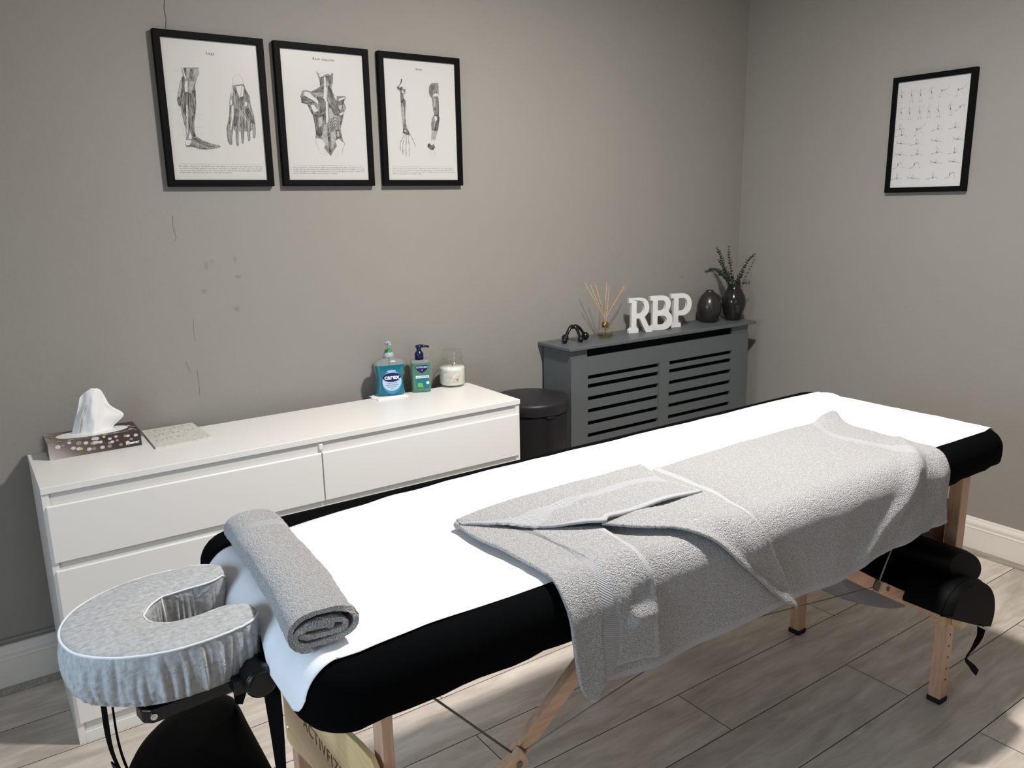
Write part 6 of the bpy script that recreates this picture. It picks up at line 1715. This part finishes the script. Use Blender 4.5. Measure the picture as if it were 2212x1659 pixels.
text_obj('label_lettering', 'CUTICURA', .0082, basis(bp(.002, yf - .0006, .0915), bex, (0, 0, 1)), M_PWHITE, gb_, bp(.002, yf - .0006, .0915), ext=.0001, bold=.0002)
decal('label_emblem', oval(.003, .0812, .0028, .0028, yf - .0004), M_BROWNDOT, gb_)
decal('label_panel', [bp(-.018, yf, .052), bp(.026, yf, .052), bp(.026, yf, .015), bp(-.018, yf, .015)], M_TEAL, gb_)
decal('label_strip', [bp(-.021, yf - .0003, .052), bp(.027, yf - .0003, .052), bp(.027, yf - .0003, .061), bp(-.021, yf - .0003, .061)], M_PWHITE, gb_)
decal('label_leaf', [bp(-.016, yf - .0003, .020), bp(.006, yf - .0003, .018), bp(.002, yf - .0003, .034), bp(-.014, yf - .0003, .036)], M_LIME, gb_)
decal('label_spot', oval(.0215, .034, .0055, .0055, yf - .0004), M_PWHITE, gb_)
m = MB()
for k in range(8): m.add([bp(-.017 + k * .0053, yf - .0006, .0545), bp(-.0135 + k * .0053, yf - .0006, .0545), bp(-.0135 + k * .0053, yf - .0006, .0585), bp(-.017 + k * .0053, yf - .0006, .0585)], [(0, 1, 2, 3)])
m.build('label_small_print', bpy.data.materials['small_print'], gb_)

# ------------------------------------------------------------------ jar candle
JX, JY = 1.368, -.080
jc = thing('jar_candle', 'white jar candle with a glass lid at the right end of the chest', 'candle', (JX, JY, DH))
m = MB(); m.lathe([(0.0010, .001), (0.0441, .001), (0.0481, .004), (0.0491, .012), (0.0491, .070), (0.0468, .082), (0.0405, .093), (0.0365, .098), (0.0365, .104), (0.0338, .104), (0.0338, .098), (0.0378, .092), (0.0446, .080), (0.0466, .069), (0.0466, .012), (0.0432, .007), (0.0010, .006)], (JX, JY, DH), 56, cap=False); m.build('jar', M_GLASS, jc, smooth=True)
m = MB(); m.lathe([(0.0010, .0075), (0.0423, .0075), (0.0461, .012), (0.0461, .066), (0.0450, .072), (0.0010, .073)], (JX, JY, DH), 56, cap=False); m.build('wax', M_WAX, jc, smooth=True)
m = MB(); m.lathe([(0.0010, .1045), (0.0428, .1045), (0.0441, .107), (0.0428, .110), (0.0369, .112), (0.0360, .118), (0.0387, .126), (0.0391, .131), (0.0360, .134), (0.0270, .135), (0.0010, .1355)], (JX, JY, DH), 56, cap=False)
m.build('glass_lid', M_GLASS, jc, smooth=True)
m = MB(); m.tube([(JX, JY, DH + .072), (JX + .001, JY, DH + .082)], .0011, 6); m.build('wick', M_ID, jc)
cd = Vector((-.102 - JX, -2.585 - JY, 0)).normalized(); ca = math.atan2(cd.y, cd.x)
rows = []
for z_ in (0.0234, .060): rows.append([(JX + .0496 * math.cos(ca + a), JY + .0496 * math.sin(ca + a), DH + z_) for a in [(-.72 + 1.30 * k / 12) for k in range(13)]])
m = MB(); m.grid(rows); lbj = m.build('label', M_LABELG, jc, smooth=True, recalc=False)
m = MB(); ac = ca + .38; rows = [[]]; 
m.flat([(JX + .0500 * math.cos(ac + .09 * math.cos(t)), JY + .0500 * math.sin(ac + .09 * math.cos(t)), DH + .031 + .005 * math.sin(t)) for t in [2 * math.pi * k / 16 for k in range(16)]]); m.build('label_seal', M_BROWNDOT, lbj, recalc=False)

# ------------------------------------------------------------------ things on the radiator cover
RZT = RZ + .0005
mg = thing('massage_tool', 'black four-legged hand massager with ball feet on the grey shelf', 'massager', (1.93, -.1, RZT))
feet = [(1.878, -.108, .0115, .0095), (1.912, -.068, .0145, .012), (1.944, -.128, .0125, .0105), (1.998, -.092, .0165, .0145)]
apex = Vector((1.930, -.100, RZT + .062)); m = MB()
for fx, fy, br, _ in feet:
    b_ = Vector((fx, fy, RZT + br)); mid = apex.lerp(b_, .55) + Vector((0, 0, .014)); q1 = apex + (Vector((fx, fy, 0)) - Vector((apex.x, apex.y, 0))) * .22 + Vector((0, 0, .001))
    m.tube(catmull([tuple(apex - Vector((0, 0, .001))), tuple(q1), tuple(mid), tuple(b_)], 16), [.0085 - .0028 * math.sin(min(1, k / 10) * math.pi / 2) + (.002 if k > 13 else 0) for k in range(16)], 12)
m.lathe([(.0001, -.008), (.006, -.006), (.0088, 0), (.006, .006), (.0001, .0075)], apex, 16, cap=False)
m.build('arched_legs', M_MASS, mg, smooth=True)
for fx, fy, br, _ in feet:
    m = MB(); m.lathe([(max(.0001, br * math.sin(math.pi * k / 12)), -br * math.cos(math.pi * k / 12)) for k in range(13)], (fx, fy, RZT + br), 20, cap=False); m.build('ball_foot', M_MASS, mg, smooth=True)

rdx, rdy = 2.098, -.102
rdf = thing('reed_diffuser', 'small glass reed diffuser with gold neck beside the white letters', 'reed diffuser', (rdx, rdy, RZT))
def sq(prof, c, n=40, e=.35, rot=-.5):
    rows = []
    for r_, z_ in prof:
        row = []
        for k in range(n):
            a = 2 * math.pi * k / n; c_, s_ = math.cos(a), math.sin(a); x = r_ * math.copysign(abs(c_) ** e, c_); y = r_ * math.copysign(abs(s_) ** e, s_)
            row.append((c[0] + x * math.cos(rot) - y * math.sin(rot), c[1] + x * math.sin(rot) + y * math.cos(rot), c[2] + z_))
        rows.append(row)
    mm = MB(); mm.grid(rows, wrap=True); mm.add(rows[0], [tuple(range(n))]); mm.add(rows[-1], [tuple(range(n - 1, -1, -1))]); return mm
sq([(.031, 0), (.0335, .002), (.0335, .031), (.031, .037), (.018, .041), (.012, .043)], (rdx, rdy, RZT)).build('glass_bottle', M_GLASS, rdf, smooth=True)
sq([(.027, .005), (.0295, .007), (.0295, .018)], (rdx, rdy, RZT)).build('scented_oil', M_OIL, rdf, smooth=True)
m = MB(); m.lathe([(.0135, .043), (.0145, .044), (.0145, .062), (.0135, .0635), (.0095, .0635), (.0095, .045)], (rdx, rdy, RZT), 30); m.build('gold_neck', M_GOLD, rdf, smooth=True, angle=30)
for i, c in enumerate(REEDS):
    m = MB(); dy = [-.03, .02, -.01, .0, .03, -.025, .01][i]; a = Vector(c[0]); a.x = rdx + (c[1][0] - rdx) * -.5; b_ = Vector(c[1]); e_ = Vector(c[2])
    b_.x = rdx + max(-.008, min(.008, b_.x - rdx)); b_.y = rdy; e_.y = -.10 + dy; a.z = RZT + .006; a.y = rdy
    m.tube([a, b_, e_], .0013, 6); m.build('reed', M_REED, rdf, smooth=True)

# letters, slab serif, cut from thick board
def letter(name, label, loops, x, y, ang, w):
    ex = Vector((math.cos(ang), math.sin(ang), 0)); ey = Vector((-ex.y, ex.x, 0)); o = Vector((x, y, RZT))
    P = lambda p: o + ex * p[0] + Vector((0, 0, p[1]))
    m_ = MB(); m_.poly([P(p) for p in loops[0]], ey * .019, holes=[[P(p) for p in h] for h in loops[1:]])
    return tag(m_.build('decorative_letter', M_LETTER, bevel=.0012, loc=(x, y, RZT)), label, 'letter', None)
def arc(cx_, cz_, rx, rz, a0, a1, n=12): return [(cx_ + rx * math.cos(math.radians(a0 + (a1 - a0) * k / n)), cz_ + rz * math.sin(math.radians(a0 + (a1 - a0) * k / n))) for k in range(n + 1)]
H = .150
Rl = [[(0, 0), (.046, 0), (.046, .018), (.036, .026), (.036, .062), (.050, .062), (.082, .0), (.112, 0), (.112, .018), (.099, .020), (.074, .066)] + arc(.058, .107, .038, .043, -62, 90) + [(0, .150), (0, .130), (.012, .130), (.012, .024), (0, .014)],
      [(.036, .082), (.056, .082)] + arc(.056, .107, .017, .025, -88, 88, 10) + [(.056, .132), (.036, .132)]]
Bl = [[(0, 0)] + arc(.066, .042, .042, .042, -90, 42) + [(.090, .079)] + arc(.060, .112, .038, .038, -42, 90) + [(0, .150), (0, .130), (.012, .130), (.012, .022), (0, .014)],
      [(.036, .022)] + arc(.062, .042, .019, .020, -88, 88, 10) + [(.036, .062)], [(.036, .084)] + arc(.058, .107, .016, .0225, -88, 88, 10) + [(.036, .130)]]
Pl = [[(0, 0), (.052, 0), (.052, .016), (.038, .024), (.038, .052), (.058, .052)] + arc(.060, .101, .044, .049, -88, 90) + [(0, .150), (0, .130), (.014, .130), (.014, .024), (0, .014)],
      [(.038, .073), (.058, .073)] + arc(.060, .101, .021, .029, -88, 88, 10) + [(.060, .130), (.038, .130)]]
letter('R', 'white wooden letter R on the grey shelf, next to the diffuser', Rl, 2.240, -.094, math.radians(-17), .11)
letter('B', 'white wooden letter B on the grey shelf, between R and P', Bl, 2.363, -.096, math.radians(-19), .11)
letter('P', 'white wooden letter P on the grey shelf, nearest the vases', Pl, 2.487, -.099, math.radians(-17), .11)

v1 = thing('bud_vase', 'small black egg-shaped vase without a plant, beside the letters', 'vase', (2.748, -.088, RZT))
m = MB(); m.lathe([(.001, 0), (.033, 0), (.038, .006), (.048, .028), (.0555, .058), (.0550, .078), (.048, .102), (.036, .123), (.023, .136), (.0175, .142), (.0175, .147), (.014, .147), (.013, .140), (.001, .135)], (2.748, -.088, RZT), 48, cap=False)
m.build('vase_body', M_VASE, v1, smooth=True)
v2 = thing('flower_vase', 'glossy black vase with a flared neck holding eucalyptus', 'vase', (2.884, -.115, RZT))
m = MB(); m.lathe([(.001, 0), (.034, 0), (.037, .006), (.046, .034), (.0555, .066), (.0570, .088), (.052, .110), (.041, .132), (.031, .148), (.0275, .160), (.0275, .170), (.029, .180), (.0255, .180), (.024, .168), (.022, .150), (.001, .12)], (2.884, -.115, RZT), 48, cap=False)
m.build('vase_body', M_VASE2, v2, smooth=True)
pl = thing('eucalyptus_sprigs', 'dark green eucalyptus sprigs standing in the glossy black vase', 'plant', (2.884, -.115, RZT + .13))
re_ = random.Random(5)
for si, c in enumerate(SPRIGS):
    dy = [-.02, .0, -.01, -.03, .03, -.05, -.045, -.04][si]; pts = []
    for i, p in enumerate(c): t = i / (len(c) - 1); pts.append((p[0] if i else 2.884 + (p[0] - 2.884) * .6, min(-.012, -.115 + dy * t), p[2]))
    pts = [(2.884, -.115, RZT + .125)] + pts
    C3 = catmull(pts, 40); m = MB(); m.tube(C3, [.0016 - .0008 * k / 39 for k in range(40)], 6); st = m.build('stem', M_STEM, pl, smooth=True)
    m = MB(); L_ = sum((C3[i + 1] - C3[i]).length for i in range(39)); nl = int(L_ / .0125)
    for k in range(int(nl * .22), nl + 1):
        q = k / nl * 39; i = min(int(q), 38); p = C3[i].lerp(C3[i + 1], q - i); d = (C3[i + 1] - C3[i]).normalized()
        size = .0205 * (1 - .55 * k / nl) * re_.uniform(.75, 1.15)
        a0 = re_.uniform(0, 6.28)
        for s in range(3):
            a = a0 + s * 2.09; sd = d.orthogonal().normalized(); sd = (Matrix.Rotation(a, 3, d) @ sd); ld = (sd * .85 + d * .5).normalized(); wd_ = ld.cross(d).normalized(); nn = ld.cross(wd_)
            vs = []
            for (al, wi, cu_) in ((0, 0, 0), (.25, .42, .03), (.55, .52, .06), (.82, .36, .03), (1, 0, -.02)): vs.append((al, wi, cu_))
            L1 = [p + ld * size * a_ + wd_ * size * w_ + nn * size * c_ for a_, w_, c_ in vs]; L2_ = [p + ld * size * a_ - nn * size * .04 for a_, w_, c_ in vs]; L3 = [p + ld * size * a_ - wd_ * size * w_ + nn * size * c_ for a_, w_, c_ in vs]
            m.grid([L1, L2_, L3])
    m.build('leaves', M_LEAF, st, smooth=True, recalc=False)
